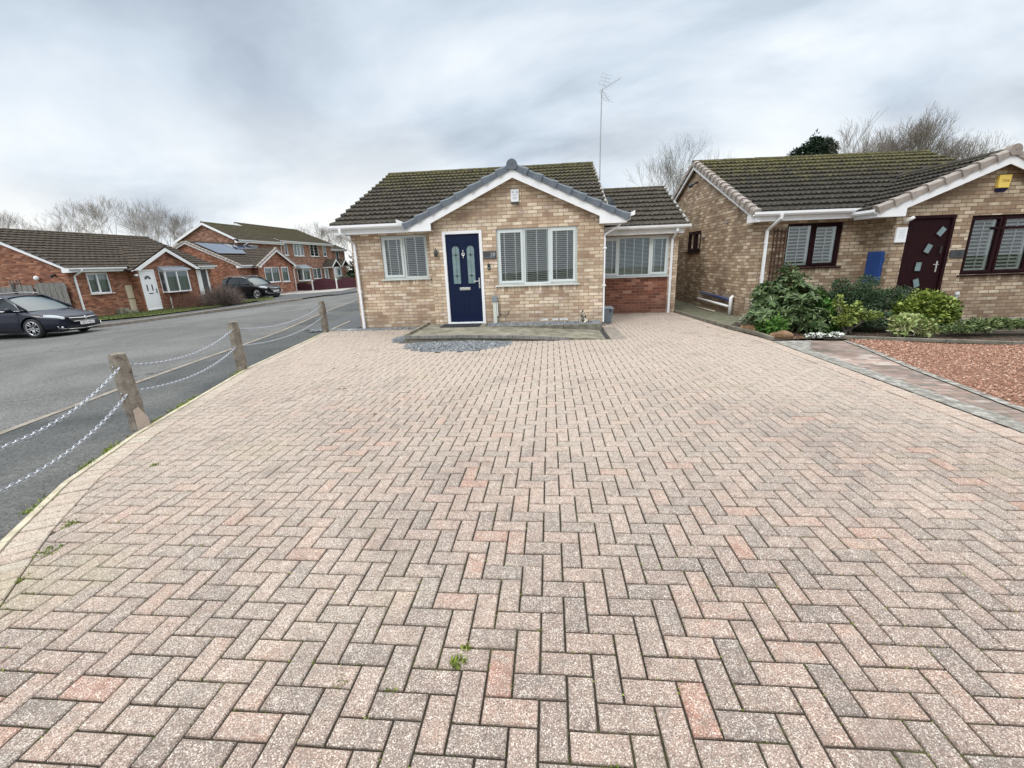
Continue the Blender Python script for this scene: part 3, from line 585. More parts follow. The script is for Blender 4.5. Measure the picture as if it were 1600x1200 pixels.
# moss and small weeds in the joints
mMoss = leafm('joint moss', (.09, .12, .02), (.24, .30, .05), .9)
ws = MB()
def tuft(mb, x, y, r, n, h, z=0):
    for _ in range(n):
        a = random.uniform(0, 2*pi); d = random.random()**.6*r; px, py = x+cos(a)*d, y+sin(a)*d; w = random.uniform(.003, .008); hh = random.uniform(.3, 1)*h; b = random.uniform(0, 2*pi)
        mb.q((px-w*cos(b), py-w*sin(b), z), (px+w*cos(b), py+w*sin(b), z), (px+random.uniform(-h, h)*.5, py+random.uniform(-h, h)*.5, z+hh))
for _ in range(4200):      # specks of moss sitting on the grid lines of the blocks
    y = random.uniform(-.4, 5); x = random.uniform(xe(y)+.1, 3.4)
    if random.random() < .55: x = round(x*10)/10
    else: y = round(y*10)/10
    tuft(ws, x, y, .012, 3, .007, -.006)
for (x, y, r, n, h) in ((-.62, .13, .03, 90, .03), (-.60, .20, .02, 40, .02), (-1.05, .02, .03, 40, .015), (-.85, 0.0, .03, 30, .014), (-3.13, .72, .07, 120, .02), (-3.3, .98, .05, 60, .02), (-3.5, 1.80, .03, 50, .02), (-3.0, .5, .05, 50, .014)):
    tuft(ws, x, y, r, n, h, -.005)
for _ in range(120):
    y = random.choice([1.2, 1.9, 2.1, 2.9, 3.4, 3.6, 4.9, 5.1, 8.2])+random.gauss(0, .12); tuft(ws, xe(y)-.03+random.gauss(0, .02), y, .05, 14, .03, -.01)
tag(ws.build('joint_weeds', mMoss), 'moss and tiny green weeds growing in the joints of the block paving', 'weeds', kind='stuff')
gt = MB()
for _ in range(5200):
    y = random.uniform(-3, 16); x = xk(y)+random.gauss(-.16, .05) if random.random() < .5 else (xe(y)-abs(random.gauss(0, .05)) if random.random() < .6 else random.uniform(xk(y), xe(y))); z = H(x, y)-(.03 if x < xk(y)-.1 else .012); r = random.uniform(.004, .011)
    gt.q((x-r, y, z), (x, y-r, z), (x+r, y, z), (x, y, z+r)); gt.q((x, y+r, z), (x-r, y, z), (x, y, z+r), (x+r, y, z))
tag(gt.build('road_grit', leafm('grit', (.05, .045, .035), (.22, .20, .17), .95)), 'fine grit and dirt gathered along the pavement edge and kerb', 'grit', kind='stuff')
# slate chippings
mSlt = leafm('slate chipping', (.10, .11, .12), (.25, .27, .285), .7, (.44, .455, .46))
def stones(name, fn, n, size, m, label, cat, z=0):
    mb = MB()
    for _ in range(n):
        x, y, zz = fn(); s = size*random.uniform(.5, 1.3); a = random.uniform(0, pi); t = random.uniform(.25, .6); tl = random.uniform(-.5, .5)
        c, sn = cos(a)*s, sin(a)*s
        P = [(x-c, y-sn), (x+sn*.6, y-c*.6), (x+c, y+sn), (x-sn*.7, y+c*.7)]
        b = len(mb.v)
        for i, (px, py) in enumerate(P): mb.v.append((px, py, zz-.004+(s*tl if i in (0, 3) else 0)))
        mb.v.append((x, y, zz+s*t))
        for i in range(4): mb.f.append((b+i, b+(i+1) % 4, b+4)); mb.m.append(0)
    return tag(mb.build(name, m), label, cat, kind='stuff')
def ell(cx, cy, rx, ry, z=0.0, dome=.03):
    while True:
        a, b = random.uniform(-1, 1), random.uniform(-1, 1)
        if a*a+b*b < 1: return (cx+a*rx, cy+b*ry, z+dome*(1-a*a-b*b)+random.uniform(-.008, .008))
def slatefn():
    r = random.random()
    if r < .18: return ell(-3.25, 7.75, .36, .42, 0, .05)
    while True:
        p = ell(-2.05, 7.0, 1.06, .70, 0, .03)
        if p[1] < 7.19: return p
sb = MB()
for cx, cy, rx, ry in ((-2.05, 7.0, 1.12, .74), (-3.25, 7.75, .42, .5)):
    P = [(cx+rx*cos(t*pi/12), cy+ry*sin(t*pi/12)) for t in range(24)]; P = [(x, min(y, 7.19)) if cx > -3 else (x, y) for x, y in P]
    sb.q(*[(x, y, -.003 if cx > -3 else -.005) for x, y in P])
sb.q((-6.3, 9.14, -.004), (-3.1, 9.14, -.004), (-3.1, 9.46, -.004), (-6.3, 9.46, -.004)); sb.q((-6.6, 9.46, -.006), (-5.2, 9.46, -.006), (-5.2, 18, -.006), (-7.0, 18, -.006))
mSoil = noisy('dark soil', [(.3, (.035, .028, .022)), (.7, (.09, .07, .05))], 9, bump=.8, rough=1)
mSltB = noisy('slate bed', [(.35, (.06, .065, .07)), (.65, (.15, .16, .17))], 40, bump=.8, bscale=90, rough=.9)
struct(sb.build('gravel_ground', mSltB))
stones('slate_gravel', slatefn, 5200, .017, mSlt, 'blue grey slate chippings spilling from under the concrete ramp onto the paving', 'gravel')
stones('slate_gravel', lambda: (random.uniform(-6.3, -3.12), random.uniform(9.1, 9.45), random.uniform(0, .012)), 2600, .018, mSlt, 'narrow strip of slate chippings along the foot of the left wing wall', 'gravel')
stones('slate_gravel', lambda: (random.uniform(-1.68, .86), random.uniform(8.4, 8.94), random.uniform(.120, .142)), 3600, .018, mSlt, 'raised bed of slate chippings under the large front window', 'gravel')
stones('white_pebbles', lambda: ((-5.35+random.gauss(0, .3), 9.18+random.gauss(0, .05), .012) if random.random() < .8 else (random.uniform(-5, -3.2), random.uniform(9.12, 9.4), .012)), 70, .016, mat('white pebble', (.7, .7, .66), .7), 'few white pebbles among the slate by the house corner', 'pebbles')
mLitter = leafm('dead leaf', (.05, .035, .022), (.14, .09, .05), .9)
lf = MB()
def leaf_flat(mb, x, y, z, s):
    a = random.uniform(0, 2*pi); c, n = cos(a)*s, sin(a)*s; mb.q((x-c, y-n, z), (x+n*.5, y-c*.5, z+s*.3), (x+c, y+n, z+.002), (x-n*.5, y+c*.5, z+s*.25))
for _ in range(26): leaf_flat(lf, random.uniform(-5.4, -3.4), random.gauss(8.6, .45), .006, random.uniform(.015, .035))
for _ in range(14): leaf_flat(lf, random.uniform(1.2, 3.0), random.uniform(10.6, 11.1), .006, random.uniform(.02, .04))
for x, y in ((-2.95, 3.95), (-2.9, 3.97), (-3.6, 5.1), (-3.3, 5.25), (-2.1, 3.0), (2.6, 7.3), (3.2, 9.0), (3.1, 8.4), (2.4, 9.8)): leaf_flat(lf, x, y, .006, .03)
tag(lf.build('leaf_litter', mLitter), 'scattered dead brown leaves lying on the block paving', 'leaves', kind='stuff')
# ------------------------------------------------------------------ entrance ramp and its bed
ramp_o = empty('entrance_ramp', (-1.2, 7.2, 0)); tag(ramp_o, 'low mossy concrete entrance ramp in front of the navy door', 'ramp')
def loc(par, mb): 
    o = par.location; mb.v = [(v[0]-o.x, v[1]-o.y, v[2]-o.z) for v in mb.v]; return mb
def rz_(x): return interp([(-3.2, .135), (-1.5, .13), (.80, .006)], x)
mb = MB(); xs = [-3.12, -2.6, -2.1, -1.72, -1.3, -.8, -.3, .2, .5, .80]
for a, b in zip(xs, xs[1:]):
    y1 = 8.948 if b <= -1.71 else 8.40; mb.hexa([(a, 7.22, -.05), (b, 7.22, -.05), (b, y1, -.05), (a, y1, -.05), (a, 7.22, rz_(a)), (b, 7.22, rz_(b)), (b, y1, rz_(b)), (a, y1, rz_(a))])
loc(ramp_o, mb).build('slab', mConc, ramp_o)
mb = MB()
for a, b in ((-3.14, -2.1), (-2.09, -1.0), (-.99, .12)): mb.hexa([(a, 7.18, rz_(a)-.05), (b, 7.18, rz_(b)-.05), (b, 7.225, rz_(b)-.05), (a, 7.225, rz_(a)-.05), (a, 7.18, rz_(a)+.02), (b, 7.18, rz_(b)+.012), (b, 7.225, rz_(b)+.012), (a, 7.225, rz_(a)+.02)])
loc(ramp_o, mb).build('front_board', mWood, ramp_o, bevel=.004)
mb = MB(); mb.box(-3.155, -3.10, 7.2, 8.94, -.02, .185); loc(ramp_o, mb).build('side_board', mConc, ramp_o, bevel=.006)
be = MB()
for a, b in ((-1.70, -.84), (-.83, .03), (.04, .86)): be.box(a, b, 8.34, 8.395, -.05, .135)
o = be.build('bed_edging', mConcD, bevel=.006); tag(o, 'dark concrete edging board holding the slate bed beside the ramp', 'edging')
bs = MB(); bs.box(-1.70, .87, 8.395, 8.948, -.05, .115); struct(bs.build('bed_ground', mSltB))
sl2 = MB(); sl2.box(.91, 1.2, 7.2, 8.75, -.03, .001); o = sl2.build('paving_slab', mKerb, bevel=.004); struct(o)
dr = MB()
for k in range(2): dr.box(.815+.05*k, .84+.05*k, 7.25, 8.35, -.02, -.003)
o = dr.build('drain_channel', mDk); tag(o, 'narrow dark drain channel between the ramp end and the pale slab', 'drain')
mt = MB(); mt.box(-2.72, -1.84, 8.33, 8.82, .136, .148); o = mt.build('doormat', noisy('black rubber mat', [(.3, (.012, .014, .02)), (.7, (.035, .04, .05))], 60, rough=.9), bevel=.004)
tag(o, 'dark rubber doormat lying on the ramp in front of the navy door', 'doormat')
# ------------------------------------------------------------------ neighbour's path, gravel and bed
def zr(x, y): return H(x, y)
PI1 = [(3.63, -3), (3.63, 6.72)]; PO = [(3.95, -3), (4.02, .5), (4.2, 3.05), (4.45, 4.6), (4.78, 6.0), (4.9, 6.72)]
mGrS = noisy('mottled grey path edging', [(.35, (.12, .115, .10)), (.5, (.21, .20, .18)), (.62, (.38, .37, .345))], 9, rough=.9, bump=.4, rg=.75)
struct(sheet('path_edging', PI1, [(3.84, -3), (3.84, 6.0), (4.3, 6.72)], .0, mGrS, 2, 30))
mPathB = brick('weathered red path paver', [(0, (.19, .165, .145)), (.5, (.30, .235, .205)), (.8, (.36, .26, .225)), (1, (.40, .38, .35))], (.10, .095, .075), bw=.2, bh=.1, j=.008, stain=.5, mnoise=1.1, flat=True)
struct(sheet('garden_path', [(3.84, -3), (3.84, 6.0), (4.3, 6.72)], [(x-.1, y) for x, y in PO], -.004, mPathB, 3, 30))
struct(sheet('path_kerb', [(x-.1, y) for x, y in PO], PO, .006, mGrS, 1, 30))
mRG = noisy('red gravel base', [(.3, (.13, .065, .042)), (.6, (.27, .145, .10))], 9, bump=1, bscale=80, bdist=.03, rough=1)
struct(sheet('gravel_ground', PO, [(14, -3), (14, 6.2)], -.006, mRG, 8, 12))
mRS = leafm('red stone chip', (.20, .10, .065), (.42, .235, .165), .85, (.60, .46, .37))
def redfn():
    while True:
        y = 6.75-7.5*random.random()**1.15; x = random.uniform(3.9, 9.8); x0 = interp([(b, a) for a, b in PO], y)
        if x > x0+random.gauss(-.01, .03) and y < 6.85-.16*(x-4.5)+.1 and x < 4.2+(y+1.5)*.95: return (x, y, H(x, y)+random.uniform(0, .018)+.012*sin(x*2.2)*sin(y*1.7))
stones('red_gravel', redfn, 36000, .0155, mRS, 'reddish pink gravel covering the neighbour\'s front garden', 'gravel')
struct(sheet('flower_bed_ground', [(3.45, 8.3), (3.62, 6.72), (4.6, 6.86), (9, 6.2), (14, 5.9)], [(4.1, 9.3), (4.6, 9.88), (6.9, 9.9), (10, 9.2), (14, 9.4)], .015, mSoil, 8, 30))
struct(sheet('side_path', [(3.2, 11.3), (3.15, 15), (3.15, 22)], [(4.35, 9.3), (4.42, 12), (3.95, 22)], -.004, noisy('damp mossy concrete path', [(.3, (.085, .085, .055)), (.6, (.17, .17, .12))], 4, rough=.9), 4, 12))
struct(sheet('side_path_front', [(3.45, 8.2), (3.2, 11.3)], [(3.9, 8.6), (4.35, 9.9)], -.006, noisy('damp mossy concrete path', [(.3, (.085, .085, .055)), (.6, (.17, .17, .12))], 4, rough=.9), 4, 8))
ke = MB()
for (x0, y0), (x1, y1) in zip([(3.62, 6.75), (3.585, 7.45), (3.44, 8.1), (3.32, 9.1), (3.21, 10.2)], [(3.585, 7.44), (3.44, 8.09), (3.32, 9.09), (3.21, 10.19), (3.12, 11.25)]):
    ke.hexa([(x0, y0, -.05), (x0+.06, y0, -.05), (x1+.06, y1, -.05), (x1, y1, -.05), (x0, y0, .075), (x0+.06, y0, .07), (x1+.06, y1, .07), (x1, y1, .075)])
struct(ke.build('path_kerb', mConcD, bevel=.01))
ke = MB()
for i in range(9):
    x0 = 4.62+i*.9; x1 = x0+.89; ke.hexa([(x0, 6.95-.155*(x0-4.6), H(x0, 6)-.05), (x1, 6.95-.155*(x1-4.6), H(x1, 6)-.05), (x1, 7.0-.155*(x1-4.6), H(x1, 6)-.05), (x0, 7.0-.155*(x0-4.6), H(x0, 6)-.05), (x0, 6.95-.155*(x0-4.6), H(x0, 6)+.06), (x1, 6.95-.155*(x1-4.6), H(x1, 6)+.06), (x1, 7.0-.155*(x1-4.6), H(x1, 6)+.06), (x0, 7.0-.155*(x0-4.6), H(x0, 6)+.06)])
struct(ke.build('bed_kerb', mConcD, bevel=.008))
# ------------------------------------------------------------------ posts and chains
POSTS = [(-3.42, .2), (-4.47, 2.66), (-5.14, 5.14), (-5.72, 8.95)]
plabels = ['nearest concrete chain post of the street edge row', 'nearest short concrete post in view with a pale repair at its foot', 'middle concrete post holding two chains along the driveway edge', 'farthest concrete chain post, next to the house corner']
tops = []
for i, (x, y) in enumerate(POSTS):
    po = empty('chain_post', (x, y, 0), R(-14) if i < 3 else R(-8)); tag(po, plabels[i], 'post', 'concrete posts linked by chains')
    lx, ly = ((-.03, 0), (-.045, .0), (-.02, .01), (-.005, .0))[i]; h = (.77, .77, .76, .75)[i]
    mb = MB(); P = []
    nseg = 7
    for k in range(nseg+1):
        t = k/nseg; z = -.12+(h+.12)*t; w = .058*(1+.05*sin(k*2.1+i)); ox, oy = lx*t*1.0, ly*t
        if k == nseg: w *= .86
        for (a, b) in ((-1, -1), (1, -1), (1, 1), (-1, 1)): mb.v.append((ox+a*w, oy+b*w*1.05, z))
    for k in range(nseg):
        for j in range(4): j2 = (j+1) % 4; mb.f.append((k*4+j, k*4+j2, k*4+4+j2, k*4+4+j)); mb.m.append(0)
    b = nseg*4; mb.f.append((b, b+1, b+2, b+3)); mb.m.append(0)
    mb.build('shaft', mPost, po, bevel=.012)
    if i == 1:
        r = MB(); r.prism([(.062, -.062, -.02), (.062, .058, -.02), (.058, .055, .10), (.053, .0, .22), (.051, -.05, .20)], (.006, 0, 0))
        r.build('mortar_patch', noisy('pink grey mortar', [(.3, (.36, .29, .24)), (.7, (.46, .38, .32))], 9, rough=.9), po)
    for zz in (.64, .37):
        for sgn in (-1, 1): rg = MB(); rg.lathe([(.010, 0), (.014, .004), (.010, .008)], (lx*zz/h, sgn*.068-.004, zz), 10, 'y'); rg.build('eye_bolt', mGalv, po, smooth=True)
def link(mb, C, d, roll, ln=.028, w=.0125, r=.0045):
    d = d.normalized(); a = d.cross(Vector((0, 0, 1))).normalized(); b = a.cross(d).normalized(); s = a*cos(roll)+b*sin(roll); P = []
    for k in range(10):
        t = 2*pi*k/10; x = cos(t); P.append(C+d*(x*w+(ln-w)*(1 if x > 0.01 else (-1 if x < -.01 else 0)))+s*(sin(t)*w))
    n = len(P); nb = len(mb.v); nn = d.cross(s).normalized()
    for k in range(n):
        o = (P[k]-C); o.normalize()
        for j in range(4): t = 2*pi*j/4; mb.v.append(tuple(P[k]+o*cos(t)*r+nn*sin(t)*r))
    for k in range(n):
        k2 = (k+1) % n
        for j in range(4): j2 = (j+1) % 4; mb.f.append((nb+k*4+j, nb+k*4+j2, nb+k2*4+j2, nb+k2*4+j)); mb.m.append(0)
names = ['in the nearest span', 'in the middle span', 'in the farthest span by the house']
for i in range(3):
    for lvl, (z, sag) in enumerate(((.64, (.20, .13, .15)[i]), (.37, (.19, .12, .13)[i]))):
        A = Vector((*POSTS[i], z)); B = Vector((*POSTS[i+1], z)); d = (B-A).normalized(); A = A+d*.075; B = B-d*.075; ln = (B-A).length; n = int(ln*1.02/.043)
        mb = MB(); pt = lambda t: A.lerp(B, t)+Vector((0, 0, -4*sag*t*(1-t)))
        for k in range(n):
            t = (k+.5)/n; link(mb, pt(t), pt(min(1, t+.01))-pt(max(0, t-.01)), (pi/2)*(k % 2)+.5)
        o = mb.build('chain', mGalv, smooth=True); tag(o, ('upper' if lvl == 0 else 'lower')+' galvanised chain '+names[i]+' of concrete posts', 'chain', 'chains hung between the concrete posts')
# ------------------------------------------------------------------ house pieces
def gutter(par, A, B, m=None, name='gutter', r=.055):
    A = Vector(A); B = Vector(B); mb = MB(); d = (B-A).normalized(); sx = Vector((0, 0, 1)).cross(d)*1; P = []
    prof = [(-r, .02), (-r*1.0, -.03), (-r*.55, -.065), (r*.55, -.065), (r, -.03), (r, .02), (r*.8, .02), (r*.8, -.02), (r*.45, -.05), (-r*.45, -.05), (-r*.8, -.02), (-r*.8, .02)]
    mb.prism([A+sx*a+Vector((0, 0, b)) for a, b in prof], B-A)
    n = max(1, int((B-A).length/1.2))
    return mb.build(name, m or mUpD, par)
def downpipe(par, P, m=None, s=.042, name='downpipe'):
    mb = MB(); mb.tube(P, s, 4, sq=True)
    for z in (.9, 1.7):
        if z < P[-2][2]: x, y = P[-1][0], P[-1][1]; mb.box(x-.042, x+.042, y-.03, y+.05, z, z+.03)
    return mb.build(name, m or mUp, par, bevel=.004)
def gable_boards(par, F, ac, za, m_, hw, ov, inn, zlow, m=mUp, h=.19, name='bargeboard'):
    """white bargeboard with boxed ends; F frame with d<0 outwards; ac apex position"""
    mb = MB(); ze = za-m_*hw; zi = za-m_*inn-h
    for sg in (-1, 1):
        P = [(ac, za), (ac+sg*hw, ze), (ac+sg*hw, zlow), (ac+sg*inn, zlow), (ac+sg*inn, zi), (ac, za-h)]
        F.poly(mb, P, -ov, -ov+.025)
        P = [(ac+sg*(hw-.01), zlow+.001), (ac+sg*(inn), zlow+.001), (ac+sg*inn, zlow+.02), (ac+sg*(hw-.01), zlow+.02)]
        F.poly(mb, P, -ov+.025, .1)
    return mb.build(name, m, par)
def verge(par, F, ac, za, m_, hw, ov, m, n=8, name='verge_tiles', w=.11, h=.10, cap=True):
    mb = MB(); c, s = 1/math.hypot(1, m_), m_/math.hypot(1, m_); ln = hw/c; u = ln/n
    for sg in (-1, 1):
        for i in range(n):
            t0, t1 = i*u, (i+1)*u+.03; k0, k1 = .0, .012     # lower end slightly proud
            def P(t, nn, dd): return F.p(ac+sg*(t*c+nn*s), dd, za-t*s+nn*c)
            v = []
            for (t, k) in ((t0, 0), (t0+u*.55, .004), (t1-.005, .030)):
                for (nn, dd) in ((-.075-k*.3, -ov-.022-k), (.02+k, -ov-.022-k), (.052+k, -ov+.012-k), (.058+k, -ov+w), (.0, -ov+w)): v.append(P(t, nn, dd))
            b = len(mb.v); mb.v += v
            for o5 in (0, 5):
                for j in range(5): j2 = (j+1) % 5; mb.f.append((b+o5+j, b+o5+j2, b+o5+5+j2, b+o5+5+j)); mb.m.append(0)
            mb.f.append((b, b+1, b+2, b+3, b+4)); mb.f.append((b+10, b+11, b+12, b+13, b+14)); mb.m += [0, 0]
    if cap:
        P = [(ac+.115*cos(t*pi/10), za-.0+.115*sin(t*pi/10)) for t in range(-3, 14)]; F.poly(mb, P, -ov-.045, -ov+.1)
        P = [(ac+.02*cos(t*pi/4), za+.02+.02*sin(t*pi/4)) for t in range(8)]; F.poly(mb, P, -ov-.052, -ov-.04)
    return mb.build(name, m, par)
def door_leaf(par, F, a0, a1, z0, z1, fm, fw=.065):
    mb = MB(); F.box(mb, a0, a0+fw, -.01, .07, z0, z1); F.box(mb, a1-fw, a1, -.01, .07, z0, z1); F.box(mb, a0+fw, a1-fw, -.01, .07, z1-fw, z1); F.box(mb, a0+fw, a1-fw, -.02, .07, z0, z0+.05)
    return mb.build('door_frame', fm, par, bevel=.005)
def lever(par, F, a, z, sg=-1, d=.012):
    mb = MB(); F.box(mb, a-.016, a+.016, d-.008, d, z-.16, z+.07)
    mb.tube([F.p(a, d, z), F.p(a, d-.05, z), F.p(a+sg*.12, d-.05, z+.0)], .009, 8); mb.tube([F.p(a, d-.01, z-.07), F.p(a, d-.018, z-.07)], .012, 8)
    return mb.build('handle', mCh, par, bevel=.002)
def bungalow(root, q):
    """local frame: x along the front, y into the house; gable wall on y=0"""
    G0, G1, U0, V, UR = q['g0'], q['g1'], q['u0'], q['v'], q['ur']; D = q['depth']; ez = q['eave']; m_ = q['slope']; za = q['apex']; hw = q['hw']; bm = q['brick']; z0 = q.get('zb', -.1)
    Fg = FR((0, 0), (1, 0), (0, 1)); Fw = FR((0, V), (1, 0), (0, 1)); mS = q['mslope']; rv_ = V-.3; rz0 = ez; half = q['half']; rzt = rz0+mS*half
    mb = MB(); gt = za-.06
    Fg.wall(mb, G0, G1, z0, ez-.1, q['gops'], top=[(G0, ez-.1), (G1, ez-.1), (G1, gt-m_*G1), (0, gt), (G0, gt-m_*abs(G0))])
    Fw.wall(mb, U0, G0, z0, ez-.02, q['wops'])
    mb.q((G0, 0, z0), (G0, V, z0), (G0, V, ez), (G0, 0, ez)); mb.q((G1, 0, z0), (G1, V, z0), (G1, V, ez), (G1, 0, ez))
    if UR > G1: Fw.wall(mb, G1, UR, z0, ez-.02, q.get('rops', []))
    yb = V-.3+2*half-.3
    for X, ops in ((U0, q.get('sops', [])), (UR, [])):
        Fs = FR((X, V), (0, 1), (1 if X == U0 else -1, 0)); ym = half-.3
        Fs.wall(mb, 0, yb-V, z0, ez-.02, ops, top=[(0, ez-.02), (yb-V, ez-.02), (yb-V, ez+.0), (ym, rzt-.10), (0, ez+.3*mS-.10)])
    mb.q((U0, yb, z0), (UR, yb, z0), (UR, yb, ez), (U0, yb, ez))
    wall = mb.build('wall', bm, root)
    # roof
    mb = MB(); per = q.get('per', 4); wv = q.get('wave', .125); sl_ = math.hypot(half, half*mS)
    a0, a1 = U0-q.get('ovl', .2), UR+q.get('ovr', .15)
    tiles(mb, (a0, V-.3, rz0), (1, 0, 0), (0, 1, mS), a1-a0, sl_, wave=wv, per=per, amp=q.get('amp', .014))
    mb.hexa([(a0+.02, V-.28, rz0-.04), (a1-.02, V-.28, rz0-.04), (a1-.02, V-.3+half, rzt-.03), (a0+.02, V-.3+half, rzt-.03), (a0+.02, V-.28, rz0-.01), (a1-.02, V-.28, rz0-.01), (a1-.02, V-.3+half, rzt), (a0+.02, V-.3+half, rzt)])
    mb.q((a0, V-.3+half, rzt), (a1, V-.3+half, rzt), (a1, V-.3+2*half, rz0), (a0, V-.3+2*half, rz0))
    # front gable roof
    dep = (za-rz0)/mS+.35+V; sg_ = math.hypot(hw, hw*m_)
    for sg in (-1, 1):
        tiles(mb, (sg*hw, -q['ov']+.03, za-m_*hw), (0, 1, 0), (-sg, 0, m_), dep, sg_, wave=wv, per=per, amp=q.get('amp', .014))
        mb.q((sg*(hw-.02), -q['ov']+.03, za-m_*hw-.02), (sg*(hw-.02), dep, za-m_*hw-.02), (0, dep, za-.02), (0, -q['ov']+.03, za-.02))
    roof = mb.build('roof', q['tile'], root)
    mb = MB(); ridge(mb, (a0, V-.3+half, rzt), (a1, V-.3+half, rzt)); mb.build('ridge_tiles', q.get('ridgem', q['tile']), roof); mb = MB(); ridge(mb, (0, -q['ov']+.03, za+.0), (0, dep-.4-V*.2, za+.0)); mb.build('ridge_tiles', q.get('ridgem', q['tile']), roof)
    gable_boards(root, Fg, 0, za-.05, m_, hw-.02, q['ov'], q['inn'], q['zlow'], q.get('bm', mUp))
    if q.get('vm'): verge(root, Fg, 0, za, m_, hw, q['ov'], q['vm'], q.get('vn', 8))
    # eaves: fascia, soffit, gutter
    el = G0+.02; mb = MB()
    mb.box(a0+.12, -hw+.06, V-.27, V-.25, ez-.19, ez-.02); mb.box(a0+.12, el, V-.25, V, ez-.19, ez-.175); mb.build('fascia', q.get('fm', mUp), root)
    if UR > G1+.3: mb = MB(); mb.box(hw-.06, UR, V-.27, V-.25, ez-.19, ez-.02); mb.box(G1, UR, V-.25, V, ez-.19, ez-.175); mb.build('fascia', q.get('fm', mUp), root)
    for sg in (-1, 1):
        if sg > 0 and UR < hw: ye = V
        else: ye = V-.27
        xa, xb2 = sorted((sg*(hw-.07), sg*(hw-.045))); xc, xd = sorted((sg*(hw-.07), sg*G1 if sg > 0 else G0)); zt_ = za-m_*hw-.02
        mb = MB(); mb.box(xa, xb2, -q['ov']+.03, ye, q['zlow'], zt_); mb.box(xc, xd, .1, ye+.0, q['zlow']+.002, q['zlow']+.02); mb.build('side_fascia', q.get('fm', mUp), root)
        if ye+q['ov'] > .5: gutter(root, (sg*(hw+.0), -q['ov']+.02, zt_), (sg*(hw+.0), ye, zt_), q.get('gm', mUp))
    gutter(root, (a0-.02, V-.34, ez-.015), (-hw+.10, V-.34, ez-.015), q.get('gm', mUp))
    if UR > G1+.3: gutter(root, (hw-.1, V-.34, ez-.015), (UR+.1, V-.34, ez-.015), q.get('gm', mUp))
    # side bargeboard of the main roof
    Fs = FR((U0, V), (0, 1), (1, 0)); mb = MB(); hl = half+.02
    for sg in (-1, 1):
        c = half-.3
        P = [(c, rzt-.0), (c+sg*hl, rzt-mS*hl), (c+sg*hl, rzt-mS*hl-.17), (c, rzt-.19)]
        Fs.poly(mb, P, -q.get('ovl', .2)+.035, -q.get('ovl', .2)+.06)
        P = [(c, rzt-.05), (c+sg*hl, rzt-mS*hl-.05), (c+sg*hl, rzt-mS*hl-.08), (c, rzt-.08)]
        Fs.poly(mb, P, -q.get('ovl', .2)+.05, 0)
    Fs.poly(mb, [(-.3, ez-.02), (-.3, ez-.2), (.06, ez-.2), (.06, ez+.08)], -q.get('ovl', .2)+.03, -.001)
    mb.build('side_bargeboard', q.get('bm', mUp), root)
    if q.get('svm'): verge(root, Fs, half-.3, rzt+.0, mS, half, q.get('ovl', .2)-.02, q['svm'], 17, 'side_verge_tiles', cap=False)
    if q.get('headers'):
        for (F, x0, x1, z) in ((Fg, *q['headers'][0]), (Fw, *q['headers'][1])): mb = MB(); F.box(mb, x0, x1, -.003, .02, z-.14, z-.034); mb.build('header_course', q['headm'], wall)
    return Fg, Fw, Fs
# ------------------------------------------------------------------ the main bungalow
h1 = empty('bungalow', (-1.02, 8.95, 0)); tag(h1, 'buff brick bungalow with a navy door and dark slate coloured verge caps', 'house')
GW = (-.42, 1.38, .985, 2.21); WW = (-3.27, -2.15, 1.19, 2.19); DR = (-1.64, -.74, .115, 2.20)
q1 = dict(g0=-1.94, g1=1.95, u0=-4.0, v=.5, ur=1.97, depth=9, eave=2.43, slope=.455, mslope=.418, apex=3.44, hw=2.42, half=4.45, ov=.2, inn=1.83, zlow=2.215, brick=mBuff, tile=mTile, vm=mSlateV,
          gops=[GW, DR], wops=[WW], headers=[(GW[0]-.05, GW[1]+.05, GW[2]), (WW[0]-.03, WW[1]+.03, WW[2])], headm=mHead, ovr=.12, ridgem=mTile, ovl=.32)
Fg, Fw, Fs = bungalow(h1, q1)
window(h1, Fg, *GW, [('c', 1.05), ('f', 1.05), ('c', 1.05)], mGrn, blind=mLou, pitch=.043)
window(h1, Fw, *WW, [('c', 1), ('f', 1.05)], mGrn, blind=mLou, pitch=.043, d=.03)
door_leaf(h1, Fg, *DR, mUp)
a0, a1, z0, z1 = DR[0]+.065, DR[1]-.065, DR[2]+.05, DR[3]-.065; cx = (a0+a1)/2
mb = MB(); arches = []
for c in (cx-.17, cx+.17): arches.append((c, .085))
Fg.box(mb, a0+.004, a1-.004, .03, .075, z0+.004, z1-.004)
for c in (cx-.17, cx+.17):     # raised mouldings of the lower panels and small ledges
    for zz0, zz1 in ((z0+.14, z0+.66),):
        Fg.box(mb, c-.12, c+.12, .022, .03, zz1-.02, zz1); Fg.box(mb, c-.12, c+.12, .022, .03, zz0, zz0+.02); Fg.box(mb, c-.12, c-.10, .024, .03, zz0, zz1); Fg.box(mb, c+.10, c+.12, .024, .03, zz0, zz1)
    Fg.box(mb, c-.12, c+.12, .02, .03, z1-.20, z1-.18)
    P = [(c-.11, z0+.86)]+[(c-.11, z0+.86), (c+.11, z0+.86)]+arcpts(c, z1-.34, .11, 0, pi)
    out = P[1:]; inn_ = [(c-.085, z0+.885), (c+.085, z0+.885)]+arcpts(c, z1-.34, .085, 0, pi)
    for (p, q_) , (r_, s_) in zip(zip(out, out[1:]+out[:1]), zip(inn_, inn_[1:]+inn_[:1])):
        P4 = [Fg.p(*x) for x in ((p[0], .018, p[1]), (q_[0], .018, q_[1]), (s_[0], .018, s_[1]), (r_[0], .018, r_[1]))]
        mb.prism(P4, (0, .013, 0))
leaf = mb.build('door', mNavy, h1)
